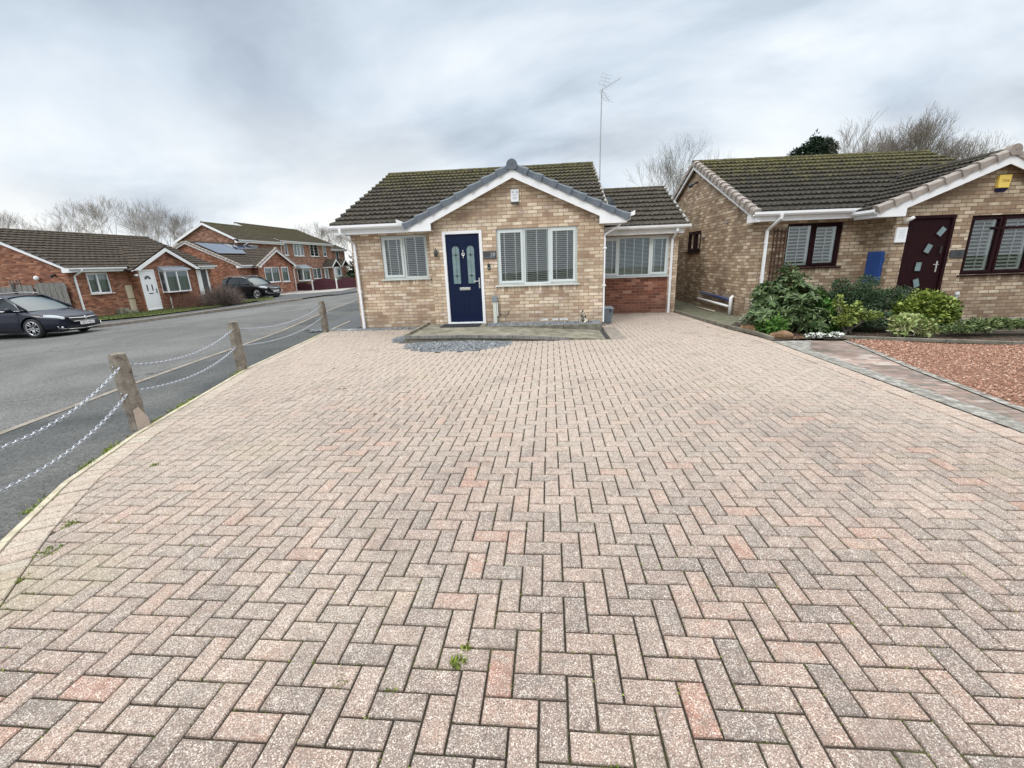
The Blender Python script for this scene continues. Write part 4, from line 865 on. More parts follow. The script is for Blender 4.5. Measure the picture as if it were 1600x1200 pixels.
for c in (cx-.17, cx+.17):
    g = MB(); Fg.poly(g, [(c-.085, z0+.885), (c+.085, z0+.885)]+arcpts(c, z1-.34, .085, 0, pi), .024, .029); gp = g.build('glass_panel', mFros, leaf)
    ld = MB()
    Fg.box(ld, c-.0025, c+.0025, .0215, .024, z0+.89, z1-.26)
    for zz in (z0+1.06, z1-.45): Fg.box(ld, c-.085, c+.085, .0215, .024, zz-.0025, zz+.0025); Fg.poly(ld, [(c-.028, zz), (c, zz-.035), (c+.028, zz), (c, zz+.035)], .019, .0235)
    ld.build('leading', mBlk, gp)
mb = MB(); Fg.box(mb, cx-.125, cx+.125, .012, .03, z0+.735, z0+.80); Fg.box(mb, cx-.10, cx+.10, .006, .012, z0+.75, z0+.785); mb.build('letterbox', mCh, leaf, bevel=.004)
mb = MB(); mb.lathe([(.016, 0), (.034, -.012), (.046, 0), (.034, .010), (.018, .0)], Fg.p(cx, .02, z1-.44), 16, 'y'); mb.tube([Fg.p(cx, .02, z1-.34), Fg.p(cx, .012, z1-.4)], [.008, .018], 8); mb.tube([Fg.p(cx, .02, z1-.49), Fg.p(cx, .016, z1-.53)], [.016, .006], 8); mb.build('door_knocker', mCh, leaf, smooth=True)
lever(leaf, Fg, a1-.045, z0+.93, -1, .03)
mb = MB(); Fg.box(mb, DR[0]-.01, DR[1]+.01, -.05, .0, DR[2]-.03, DR[2]-.002); mb.build('threshold', mUp, h1)
downpipe(h1, [(-4.06, .12, 2.36), (-4.06, .12, 2.26), (-3.90, .44, 2.03), (-3.90, .44, .0)])
downpipe(h1, [(2.28, .0, 2.24), (2.28, .0, 2.17), (1.975, .05, 2.0), (1.975, .0, 1.88), (1.975, .0, .09)], s=.024)
mb = MB(); mb.hexa([(2.36, -.22, 2.31), (2.56, -.22, 2.36), (2.56, .02, 2.36), (2.36, .02, 2.31), (2.36, -.22, 2.36), (2.56, -.22, 2.45), (2.56, .02, 2.45), (2.36, .02, 2.36)]); mb.build('gutter_end', mUp, h1); mb = MB(); mb.hexa([(-2.62, -.1, 2.39), (-2.40, -.22, 2.34), (-2.40, .02, 2.34), (-2.62, .02, 2.39), (-2.64, -.1, 2.49), (-2.44, -.22, 2.41), (-2.44, .02, 2.41), (-2.64, .02, 2.49)]); mb.build('gutter_end', mUp, h1)
# white paint marks on the brick foot, air vent
mFlake = noisy('flaking white paint', [(.4, (.45, .40, .33)), (.55, (.74, .74, .74))], 18, rough=.8)
for (x, w, zz, h) in ((.52, .2, .155, .05), (.80, .15, .155, .05), (.98, .2, .155, .05)): mb = MB(); Fg.box(mb, x, x+w, -.002, .01, zz, zz+h); mb.build('paint_mark', mFlake, h1)
# annex (converted side wing) in local coordinates
AY = 2.25; mb = MB(); Fa = FR((0, AY), (1, 0), (0, 1)); AW = (2.12, 3.93, 1.0, 2.03); ax1 = 4.16
Fa.wall(mb, 1.97, ax1, -.05, 2.17, [AW, (2.10, 3.93, -.05, 1.0)], rev=.1)
for X in (ax1,): mb.q((X, AY, -.05), (X, AY+6, -.05), (X, AY+6, 2.2), (X, AY+2.8, 3.35), (X, AY, 2.2))
mb.build('side_wing_wall', mBuff, h1)
mb = MB(); Fa.box(mb, 2.10, 3.93, .02, .12, -.06, .97); mb.build('red_brick_infill', mRedB, h1)
window(h1, Fa, *AW, [('c', .55), ('f', 1.05), ('c', .55)], mGrn, blind=mLou, pitch=.034, tapes=3, d=.02, tilt=30)
mb = MB(); tiles(mb, (1.6, AY-.28, 2.26), (1, 0, 0), (0, 1, .452), ax1+.16-1.6, math.hypot(2.85, 2.85*.452)); rt = 2.26+.452*2.85
mb.q((1.6, AY-.26, 2.23), (ax1+.14, AY-.26, 2.23), (ax1+.14, AY+2.57, rt-.03), (1.6, AY+2.57, rt-.03)); mb.q((1.9, AY+2.57, rt), (ax1+.16, AY+2.57, rt), (ax1+.16, AY+6, 2.1), (1.9, AY+6, 2.1))
ra = mb.build('side_wing_roof', mTile, h1); mb = MB(); ridge(mb, (1.9, AY+2.57, rt), (ax1+.16, AY+2.57, rt), .09); mb.build('ridge_tiles', mTile, ra)
mb = MB(); mb.tube([(ax1+.16, AY-.28+.095*k, 2.26+.452*.095*k+.01+random.uniform(-.012, .012)) for k in range(31)], [.032+random.uniform(0, .014) for k in range(31)], 5)
mb.build('mortar_verge', noisy('pale mortar', [(.4, (.12, .12, .11)), (.6, (.42, .42, .40))], 12, rough=.9), ra)
mb = MB(); mb.tube([(2.10, .2+.0927*k, 2.43+.418*.0927*k+.0+random.uniform(-.01, .01)) for k in range(49)], [.03+random.uniform(0, .014) for k in range(49)], 5)
mb.build('mortar_verge', noisy('pale mortar', [(.4, (.12, .12, .11)), (.6, (.42, .42, .40))], 12, rough=.9), h1)
mb = MB(); mb.box(1.97, ax1+.06, AY-.25, AY-.23, 2.06, 2.24); mb.box(1.97, ax1+.06, AY-.23, AY, 2.06, 2.075); mb.build('fascia', mUpD, h1)
gutter(h1, (1.98, AY-.32, 2.245), (ax1+.2, AY-.32, 2.245))
downpipe(h1, [(4.03, AY-.31, 2.2), (4.03, AY-.31, 2.12), (3.985, AY-.05, 1.93), (3.985, AY-.05, .0)])
mb = MB(); mb.lathe([(.0, .03), (.12, .015), (.19, -.02), (.0, .01)], (2.22, 1.7, 2.78), 20, 'y'); mb.tube([(2.36, 1.57, 2.8), (2.40, 1.8, 2.62)], .02, 8); o = mb.build('satellite_dish', mDk, smooth=True); o.location = h1.location
tag(o, 'small dark satellite dish between the main gable and the side wing roof', 'satellite dish')
# fixtures on the main bungalow
def place(o, root): o.location = root.location; o.rotation_euler = root.rotation_euler; return o
ab = place(empty('alarm_box', (0, 0, 0)), h1); tag(ab, 'white alarm box with a dark base high under the gable of the navy door bungalow', 'alarm box')
mb = MB(); x = .03; mb.hexa([(x-.085, -.055, 2.74), (x+.085, -.055, 2.74), (x+.085, 0, 2.74), (x-.085, 0, 2.74), (x-.09, -.04, 3.0), (x+.09, -.04, 3.0), (x+.09, 0, 3.0), (x-.09, 0, 3.0)]); mb.build('cover', mUp, ab, bevel=.012)
mb = MB(); mb.box(x-.085, x+.085, -.062, 0, 2.70, 2.738); mb.build('base', mDk, ab, bevel=.006)
mb = MB()
for xx in (-.04, .045): mb.box(x+xx-.02, x+xx+.02, -.056, -.04, 2.925, 2.95)
for zz in (2.80, 2.83, 2.88): mb.box(x-.05, x+.05, -.060, -.04, zz, zz+.006)
mb.build('printed_mark', mat('pale print', (.45, .5, .6), .6), ab)
wl = place(empty('wall_lamp', (0, 0, 0)), h1); tag(wl, 'small dark oval wall lamp to the left of the navy door', 'lamp')
mb = MB(); mb.lathe([(.0, 0), (.028, .01), (.045, .06), (.048, .11), (.03, .15), (0, .155)], (-1.80, -.06, 1.66), 12); mb.build('lamp_head', mDk, wl, smooth=True)
mb = MB(); mb.box(-1.815, -1.785, -.05, 0, 1.72, 1.76); mb.build('bracket', mDk, wl); mb = MB(); mb.tube([(-1.80, -.06, 1.8), (-1.80, -.06, 1.86)], .01, 8); mb.build('finial', mDk, wl)
ns = place(empty('house_number_sign', (0, 0, 0)), h1); tag(ns, 'slate house number sign reading 28 between the navy door and window', 'sign')
mb = MB(); mb.box(-.725, -.43, -.02, 0, 1.575, 1.74); mb.build('slate_plate', mDk, ns, bevel=.002)
text('28', .12, Fg, -.51, -.021, 1.665, mat('sign lettering', (.4, .42, .45), .5), ns, 'number'); mb = MB(); mb.box(-.70, -.47, -.022, -.019, 1.598, 1.602); mb.build('underline', mat('sign line', (.4, .42, .45), .5), ns)
db = place(empty('doorbell', (0, 0, 0)), h1); tag(db, 'slim black video doorbell under the house number sign', 'doorbell')
mb = MB(); mb.box(-.64, -.575, -.025, 0, 1.34, 1.47); mb.build('case', mBlk, db, bevel=.008); mb = MB(); mb.lathe([(0, -.031), (.014, -.029), (.018, -.024)], (-.607, 0, 1.375), 14, 'y'); mb.build('button', mGry, db); 
es = place(empty('outdoor_socket_post', (0, 0, 0)), h1); tag(es, 'grey outdoor socket box on a pale post with a curved cable', 'socket')
mb = MB(); mb.box(-.56, -.44, -.11, -.03, .62, .76); mb.build('socket_box', mGry, es, bevel=.01); mb = MB(); mb.box(-.545, -.465, -.09, -.04, .115, .62); mb.build('post', mat('pale post', (.62, .64, .58), .5), es, bevel=.004); mb = MB(); mb.box(-.455, -.435, -.08, -.05, .3, .62); mb.build('pipe', mWht, es)
mb = MB(); mb.tube([(-.43, -.07, .64), (-.43, -.06, .42), (-.38, -.04, .32), (-.28, -.03, .29), (-.21, -.02, .33), (-.19, -.01, .42)], .008, 6); mb.build('cable', mDk, es, smooth=True)
# aerial
ae = empty('tv_aerial', (1.17, 12.3, 0)); tag(ae, 'tall thin television aerial on a mast above the bungalow roof', 'aerial')
mAl = mat('dull aluminium', (.36, .38, .40), .5, .6)
mb = MB(); mb.tube([(0, 0, 3.0), (0, 0, 4.6), (.012, 0, 5.82)], .014, 8); mb.box(-.07, .05, -.03, .03, 3.42, 3.46); mb.box(-.08, .04, -.03, .03, 3.25, 3.29); mb.build('mast', mAl, ae)
mb = MB(); B0 = Vector((-.02, 0, 5.82)); B1 = Vector((.52, .1, 6.12)); mb.tube([B0, B1], .009, 6); dd = (B1-B0).normalized(); up = Vector((.35, -.9, .1)).normalized(); 
for k in range(9): c = B0.lerp(B1, .22+.76*k/8); w = .10-.003*k; v = Vector((-.45, 0, .89)).normalized(); mb.tube([c-v*w*.7+Vector((0, -.03, 0)), c+v*w*.7+Vector((0, .03, 0))], .004, 5)
mb.build('boom', mAl, ae)
mb = MB()
for sg in (1, -1):
    e1 = Vector((.02, 0, 5.84)); tip = e1+Vector((.13 if sg > 0 else .19, .05, .36*sg if sg > 0 else -.27)); mb.tube([e1, tip], .005, 5)
    for k in range(4): c = e1.lerp(tip, .3+.7*k/3); w = Vector((.13, .05, -.02)); mb.tube([c-w, c+w], .0035, 5)
    a = e1.lerp(tip, .3); mb.tube([a-w, tip-w], .0035, 5)
mb.build('reflector', mAl, ae)
# ------------------------------------------------------------------ right neighbour
TH = R(3); dx = Vector((cos(TH), sin(TH))); dy = Vector((-sin(TH), cos(TH))); O2 = Vector((4.44, 9.9))+dx*4.43-dy*.8
h2_ = empty('bungalow', (O2.x, O2.y, 0), TH); tag(h2_, 'buff brick bungalow on the right with maroon door and window frames', 'house')
GW2 = (-.31, 1.5, .88, 2.09); DR2 = (-1.59, -.64, .0, 2.13); WW2 = (-3.64, -2.39, 1.13, 2.11); SW2 = (3.1, 4.2, 1.6, 2.2)
q2 = dict(g0=-1.86, g1=1.86, u0=-4.43, v=.8, ur=2.1, depth=8, eave=2.36, slope=.41, mslope=.445, apex=3.27, hw=2.42, half=4.1, ov=.2, inn=1.84, zlow=2.12, brick=mBuff2, tile=mTile2, vm=mTanV, svm=mTanV,
          gops=[GW2, DR2], wops=[WW2], sops=[SW2], headers=[(GW2[0]-.05, GW2[1]+.05, GW2[2]), (WW2[0]-.03, WW2[1]+.03, WW2[2])], headm=mHead2, ovl=.16, zb=-.4)
Fg2, Fw2, Fs2 = bungalow(h2_, q2)
window(h2_, Fg2, *GW2, [('c', 1), ('c', 1.15), ('c', .6)], mMar, blind=mShut, pitch=.075, tilt=30, cas=.05)
mb = MB(); Fg2.box(mb, .20, .86, .018, .08, 1.80, 1.85); mb.build('transom', mMar, h2_)
window(h2_, Fw2, *WW2, [('f', 1), ('c', 1.05)], mMar, blind=mShut, pitch=.075, tilt=30, cas=.05)
window(h2_, Fs2, *SW2, [('c', 1), ('c', 1)], mMar, d=.02)
door_leaf(h2_, Fg2, *DR2, mMar)
mb = MB(); a0, a1, z0, z1 = DR2[0]+.07, DR2[1]-.07, .05, 2.06; Fg2.box(mb, a0, a1, .03, .075, z0, z1); leaf = mb.build('door', mMar, h2_)
for k, (gx_, gz, an) in enumerate(((-.86, 1.80, 35), (-1.06, 1.46, 22), (-1.19, 1.09, 3), (-1.16, .74, -18), (-1.02, .38, -32))):
    c, s = cos(R(an)), sin(R(an)); rect = lambda w, h: [(gx_+(a*w)*c-(b*h)*s*-1, gz-(a*w)*s*-1*-1*-1+(b*h)*c) for a, b in ((-1, -1), (1, -1), (1, 1), (-1, 1))]
    rot_ = lambda w, h: [(gx_+a*w*c+b*h*s, gz-a*w*s+b*h*c) for a, b in ((-1, -1), (1, -1), (1, 1), (-1, 1))]
    fr_ = MB(); o4, i4 = rot_(.085, .115), rot_(.062, .092)
    for i in range(4): j = (i+1) % 4; fr_.prism([Fg2.p(o4[i][0], .016, o4[i][1]), Fg2.p(o4[j][0], .016, o4[j][1]), Fg2.p(i4[j][0], .016, i4[j][1]), Fg2.p(i4[i][0], .016, i4[i][1])], (0, .015, 0))
    fo = fr_.build('glass_panel_frame', mMar, leaf); g = MB(); Fg2.poly(g, i4, .024, .028); g.build('glass_panel', mFros, fo)
lever(leaf, Fg2, a1-.10, 1.12, -1, .03)
mb = MB(); Fg2.box(mb, a1-.115, a1-.075, .0, .03, 1.34, 1.50); mb.build('door_chain', mBlk, leaf)
downpipe(h2_, [(-4.02, .42, 2.30), (-4.02, .42, 2.22), (-4.13, .74, 1.98), (-4.13, .74, -.1)])
mb = MB(); mb.box(-1.6, 1.8, -.03, .0, -.4, -.08); mb.box(-4.43, -1.9, .77, .8, -.4, -.05); mb.build('concrete_plinth', noisy('grey render plinth', [(.3, (.22, .2, .17)), (.7, (.36, .34, .30))], 5, rough=.9), h2_)
sb2 = place(empty('house_number_sign', (0, 0, 0)), h2_); tag(sb2, 'dark slate house number sign between the maroon door and shuttered window', 'sign')
mb = MB(); mb.box(-.61, -.325, -.02, 0, 1.25, 1.41); mb.build('slate_plate', mDk, sb2, bevel=.002); text('26', .12, Fg2, -.44, -.021, 1.33, mBlk, sb2, 'number')
yb_ = place(empty('alarm_box', (0, 0, 0)), h2_); tag(yb_, 'yellow alarm box with a dark blue base on the right bungalow gable', 'alarm box')
mYel = mat('yellow plastic', (.80, .58, .12), .4); mb = MB(); x = .10; mb.hexa([(x-.11, -.07, 2.60), (x+.11, -.07, 2.60), (x+.11, 0, 2.60), (x-.11, 0, 2.60), (x-.125, -.07, 2.85), (x+.125, -.07, 2.85), (x+.125, 0, 2.85), (x-.125, 0, 2.85)]); mb.build('cover', mYel, yb_, bevel=.012)
mb = MB(); mb.hexa([(x-.10, -.02, 2.53), (x+.08, -.02, 2.53), (x+.08, 0, 2.53), (x-.10, 0, 2.53), (x-.11, -.07, 2.598), (x+.11, -.07, 2.598), (x+.11, 0, 2.598), (x-.11, 0, 2.598)]); mb.build('base', mat('dark blue plastic', (.012, .012, .08), .35), yb_)
text('TSW', .075, Fg2, x+.01, -.071, 2.73, mat('brown lettering', (.25, .14, .03), .6), yb_, 'lettering')
nb = place(empty('notice_box', (0, 0, 0)), h2_); tag(nb, 'flat white box fixed to the brick left of the maroon door', 'box')
mb = MB(); mb.box(-1.84, -1.62, -.05, 0, 1.60, 1.91); mb.build('case', mUp, nb, bevel=.008); mb = MB()
for k in range(5): mb.box(-1.79, -1.67, -.052, -.049, 1.70+.035*k, 1.708+.035*k)
mb.build('printed_lines', mat('pale blue print', (.5, .58, .68), .6), nb)
pl_ = place(empty('security_light', (0, 0, 0)), h2_); tag(pl_, 'small white security light at the boxed eave above the white box', 'lamp')
mb = MB(); mb.tube([(-1.72, -.02, 2.0), (-1.66, -.12, 2.07), (-1.62, -.16, 2.10)], [.03, .04, .03], 8); mb.build('lamp_head', mWht, pl_, smooth=True)
mb = MB(); Fr = FR((-1.86, 0), (0, 1), (1, 0)); Fr.box(mb, .13, .56, -.06, 0, .74, 1.43); Fr.box(mb, .11, .13, -.03, 0, 1.2, 1.3); o = place(mb.build('meter_cupboard', mBlue, bevel=.01), h2_); tag(o, 'faded blue meter cupboard on the return wall left of the maroon door', 'cupboard')
mb = MB()
mb.tube([(-.33, -.08, .0), (-.33, -.08, .48)], .028, 10); o_ = mb
o = place(mb.build('vent_pipe', mGry, smooth=True), h2_); tag(o, 'short grey capped vent pipe against the brick under the shuttered window', 'pipe')
mb = MB(); mb.tube([(-.33, -.08, .47), (-.33, -.08, .53)], .04, 10); c_ = mb.build('cap', mUpD, o)
# trellis, bracket, camera, vent, pipes on the side wall
tr = MB()
for k in range(4): x = -3.95+.085*k; tr.box(x-.013, x+.013, .76, .775, .5, 2.02)
for k in range(10): z = .6+.15*k; tr.box(-3.98, -3.66, .745, .76, z-.013, z+.013)
o = place(tr.build('trellis', mTrel), h2_); tag(o, 'narrow brown wooden trellis on the wall beside the white downpipe', 'trellis')
mb = MB(); mb.tube([(-4.44, 4.5, 3.62), (-4.6, 4.45, 3.55)], .03, 8); mb.ball((-4.66, 4.43, 3.52), .07); o = place(mb.build('security_camera', mDk, smooth=True), h2_); tag(o, 'dark security camera under the side gable apex of the right bungalow', 'camera')
mb = MB(); mb.lathe([(.0, -.07), (.05, -.06), (.055, 0)], (-4.44, 3.62, 2.0), 12, 'x'); o = place(mb.build('vent_cowl', mTanV, smooth=True), h2_); tag(o, 'beige round vent cowl beside the small dark side window', 'vent')
mb = MB(); mb.box(-4.47, -4.43, 2.12, 2.2, 2.27, 2.37); o = place(mb.build('air_brick_vent', mTanV), h2_); tag(o, 'small pale louvred vent high on the side wall of the right bungalow', 'vent')
sp_ = place(empty('waste_pipes', (0, 0, 0)), h2_); tag(sp_, 'white and blue waste pipes running low along the side wall', 'pipes')
mb = MB(); mb.tube([(-4.53, 3.5, .24), (-4.53, 1.45, .20)], .03, 8); mb.build('white_pipe', mUp, sp_, smooth=True)
mb = MB(); mb.tube([(-4.50, 3.4, .42), (-4.50, 1.42, .36)], .045, 8); mb.build('blue_pipe', mat('dark blue pipe', (.04, .05, .12), .4), sp_, smooth=True)
mb = MB(); mb.tube([(-4.52, 1.35, .0), (-4.52, 1.35, .42), (-4.47, 1.35, .46)], .045, 8); mb.build('stack_pipe', mUp, sp_, smooth=True)
mb = MB(); mb.tube([(-4.72, 3.0, .03), (-4.66, 1.9, .02)], .02, 6); mb.build('loose_pipe', mEdge, sp_, smooth=True)
# ------------------------------------------------------------------ bungalow with the white door across the road
def far_window(par, F, a0, a1, z0, z1, n, sill=True, fm=None, cur=True, d=.03, bars=None):
    return window(par, F, a0, a1, z0, z1, [('c' if i % 2 == 0 else 'f', 1) for i in range(n)], fm or mUp, d=d, fw=.05, curtain=mCurt if cur else None, sill=sill, silp=.09, cas=.045, bars=bars)
A_ = empty('bungalow', (-21.6, 22.24, -.36), R(90)); tag(A_, 'red brick bungalow with a white front door and white porch gable across the road', 'house')
DA = (-1.80, -.87, .02, 2.12); GA = (-.58, 1.22, .93, 2.05); WA = (-4.05, -2.97, 1.06, 2.04); SA = (1.35, 2.75, 1.1, 2.0)
qa = dict(g0=-1.9, g1=1.84, u0=-4.85, v=.5, ur=3.9, depth=8, eave=2.27, slope=.52, mslope=.44, apex=3.30, hw=2.35, half=4.3, ov=.2, inn=1.85, zlow=2.08, brick=mRed, tile=mTileF, per=2, wave=.3, amp=.012,
          gops=[DA], wops=[WA], rops=[(2.62, 3.5, .02, 2.05)], sops=[(4.35, 5.6, .95, 1.7)], zb=-.3, ovl=.18, gm=mUp)
Fga, Fwa, Fsa = bungalow(A_, qa)
far_window(A_, Fwa, *WA, 2); far_window(A_, Fsa, 4.35, 5.6, .95, 1.7, 1, cur=False)
door_leaf(A_, Fga, *DA, mUp)
mb = MB(); a0, a1 = DA[0]+.065, DA[1]-.065; cx = (a0+a1)/2; Fga.box(mb, a0, a1, .02, .07, .07, 2.05)
for c in (cx-.17, cx+.17): Fga.box(mb, c-.12, c+.12, .014, .02, .2, .72)
leaf = mb.build('door', mUp, A_)
mb = MB()
for k in range(4): t0, t1 = pi*k/4+.06, pi*(k+1)/4-.06; Fga.poly(mb, [(cx+.07*cos(t0), 1.62+.07*sin(t0)), (cx+.2*cos(t0), 1.62+.2*sin(t0)), (cx+.2*cos(t1), 1.62+.2*sin(t1)), (cx+.07*cos(t1), 1.62+.07*sin(t1))], .012, .02)
for c in (cx-.15, cx+.15): Fga.box(mb, c-.035, c+.035, .012, .02, 1.02, 1.35)
mb.build('glass_panel', mDk, leaf); mb = MB(); Fga.box(mb, cx-.13, cx+.13, .01, .02, .86, .91); mb.build('letterbox', mBlk, leaf); mb = MB(); Fga.box(mb, a1-.07, a1-.03, -.02, .02, .88, 1.12); mb.build('handle', mGry, leaf)
# shallow bow window, its lead hood
mb = MB(); bow = [(-.58, 0), (-.50, -.28), (1.02, -.28), (1.22, 0)]
def bowp(i, z): return (bow[i][0], bow[i][1], z)
for (z0, z1) in ((.86, .93), (2.0, 2.06)): mb.prism([(b[0]+(b[0]-.3)*.04, b[1]-.03 if b[1] else 0, z0) for b in bow], (0, 0, z1-z0))
for i in range(4): mb.box(bow[i][0]-.035, bow[i][0]+.035, bow[i][1]-.01, bow[i][1]+.06, .93, 2.0)
mb.box(.22, .30, -.285, -.2, .93, 2.0)
bw_ = mb.build('bow_window', mUp, A_); mb = MB()
for i in range(3): mb.q(*(bowp(i, .93), bowp(i+1, .93), bowp(i+1, 2.0), bowp(i, 2.0)))
mb.build('pane', mGl, bw_); mb = MB(); mb.q((-.5, -.12, .93), (1.15, -.12, .93), (1.15, -.12, 2.0), (-.5, -.12, 2.0)); mb.build('curtain', mCurt, bw_)
mb = MB(); mb.hexa([(-.68, -.36, 2.065), (1.30, -.36, 2.065), (1.30, 0, 2.065), (-.68, 0, 2.065), (-.64, -.33, 2.10), (1.26, -.33, 2.10), (1.18, 0, 2.28), (-.56, 0, 2.28)]); mb.build('lead_hood', mat('grey lead', (.22, .25, .29), .6), bw_)
downpipe(A_, [(-4.5, .12, 2.22), (-4.5, .12, 2.13), (-4.62, .45, 1.9), (-4.62, .45, .0)], s=.045)
mb = MB(); Fwa.box(mb, 2.62, 3.5, .0, .1, 0, 2.05); mb.build('side_door_panel', mDk, A_); mb = MB(); Fwa.box(mb, 2.60, 2.95, -.02, .02, 0, 2.02); Fwa.box(mb, 3.40, 3.52, -.02, .02, 0, 2.05); mb.build('side_door_frame', mUp, A_)
mb = MB(); mb.tube([(-1.4, 3.2, 3.2), (-1.4, 3.2, 3.6)], .05, 6); mb.build('roof_vent', mBlk, A_)
def placeA(o): return place(o, A_)
o = tag(placeA(empty('meter_boxes', (0, 0, 0))), 'pair of cream meter cupboards beside the white front door', 'cupboard')
for k, (za_, zb2) in enumerate(((.02, .66), (.70, 1.38))): mb = MB(); Fwa.box(mb, -2.28, -1.92, -.02-.03, 0, za_, zb2); mb.build('cupboard', mat('cream plastic', (.62, .55, .40), .6), o, bevel=.01)
mb = MB(); mb.ball((-2.05, -.08, 1.85), (.09, .1, .07)); tag(placeA(mb.build('wall_lamp', mWht, smooth=True)), 'white round lamp beside the white front door', 'lamp')
mb = MB(); mb.box(-3.1, -2.6, .22, .5, -.02, .26); mb.box(-2.85, -2.3, .05, .45, -.02, .12); tag(placeA(mb.build('stone_trough', mConc, bevel=.02)), 'low grey stone trough at the foot of the red brick wall', 'trough')
mb = MB(); mb.tube([(-.35, -.12, 0), (-.35, -.12, .62)], .03, 6); tag(placeA(mb.build('vent_pipe', mUpD)), 'short pale pipe standing right of the white front door', 'pipe')
mb = MB(); mb.ball((-4.93, 2.0, 1.88), .11); tag(placeA(mb.build('wall_lamp', mWht, smooth=True)), 'white round lamp on the side wall above the grey fence', 'lamp')
mb = MB(); mb.tube([(-4.86, 1.1, 2.0), (-5.1, 1.0, 1.95)], .045, 6); mb.ball((-5.1, 1.0, 1.95), .07); tag(placeA(mb.build('security_camera', mBlk, smooth=True)), 'black security camera near the eave above the grey fence', 'camera')
tr = MB()
for k in range(4): tr.box(-4.88, -4.86, 3.0+.16*k, 3.03+.16*k, 1.2, 1.85)
for k in range(3): tr.box(-4.90, -4.88, 2.95, 3.55, 1.3+.2*k, 1.33+.2*k)
tag(placeA(tr.build('trellis', mWood)), 'small fan trellis on the red side wall beyond the fence', 'trellis')
# timber fence on the left
fe = empty('timber_fence', (-22.08, 17.25, -.42)); tag(fe, 'grey weathered timber fence with a gate behind the dark estate car', 'fence')
n = 56
for k, (x0, x1, h, nm) in enumerate(((-.1, -1.75, 1.72, 'gate'), (-1.78, -2.75, 1.66, 'fence_panel'), (-2.88, -4.6, 1.60, 'fence_panel'), (-4.7, -6.4, 1.60, 'fence_panel'))):
    mb = MB(); w = .14; nn = int((x0-x1)/w)
    for i in range(nn): a = x0-i*w; mb.box(a-w+.008, a, -.02+.012*(i % 2), .0+.012*(i % 2), .05, h+random.uniform(-.012, .012))
    for z in (.3, h-.25): mb.box(x1, x0, .012, .05, z, z+.08)
    mb.build(nm, mWood, fe)
mb = MB(); mb.box(-2.86, -2.78, -.05, .05, 0, 1.72); mb.box(-1.0, -.94, -.04, -.02, 1.0, 1.15); mb.build('post', mWood, fe)
# ------------------------------------------------------------------ bungalow with solar panels
B_ = empty('bungalow', (-23.9, 36.0, -.55), R(90)); tag(B_, 'red brick bungalow carrying solar panels behind the black car', 'house')
WB1 = (-1.75, .35, 1.05, 2.30); WB2 = (.62, 1.72, 1.0, 2.30)
qb = dict(g0=-2.5, g1=2.5, u0=-4.1, v=.5, ur=2.5, depth=8, eave=2.5, slope=.50, mslope=.46, apex=3.82, hw=2.9, half=4.2, ov=.25, inn=2.35, zlow=2.3, brick=mRed, tile=mTileF, per=2, wave=.3, amp=.012, vm=mTanV, svm=mTanV,
          gops=[WB1, WB2], wops=[], zb=-.3, ovl=.2, gm=mUp)
Fgb, Fwb, Fsb = bungalow(B_, qb)
far_window(B_, Fgb, *WB1, 2); far_window(B_, Fgb, *WB2, 1)
downpipe(B_, [(2.75, -.1, 2.4), (2.75, -.1, 2.25), (2.6, .05, 2.0), (2.6, .05, 0)], s=.05)
for k in range(3):
    pass
sp2 = empty('solar_array', B_.location, B_.rotation_euler.z); tag(sp2, 'row of blue glinting solar panels on the tiled roof behind the black car', 'solar panels')
mSol = mat('solar glass', (.03, .05, .10), .08, spec=.9, coat=1); mRail = mat('panel frame', (.5, .52, .55), .35, .7)
for k in range(6):
    y0, y1 = 2.0, 3.75; zf = lambda y: 2.5+.46*(y-.2)+.13; x0 = -3.95+1.04*k; x1 = x0+1.01
    mb = MB(); mb.hexa([(x0, y0, zf(y0)), (x1, y0, zf(y0)), (x1, y1, zf(y1)), (x0, y1, zf(y1)), (x0, y0, zf(y0)+.035), (x1, y0, zf(y0)+.035), (x1, y1, zf(y1)+.035), (x0, y1, zf(y1)+.035)]); pn = mb.build('solar_panel', mRail, sp2)
    mb = MB(); mb.q((x0+.02, y0+.02, zf(y0)+.048), (x1-.02, y0+.02, zf(y0)+.048), (x1-.02, y1-.02, zf(y1)+.030), (x0+.02, y1-.02, zf(y1)+.030)); mb.build('glass', mSol, pn)
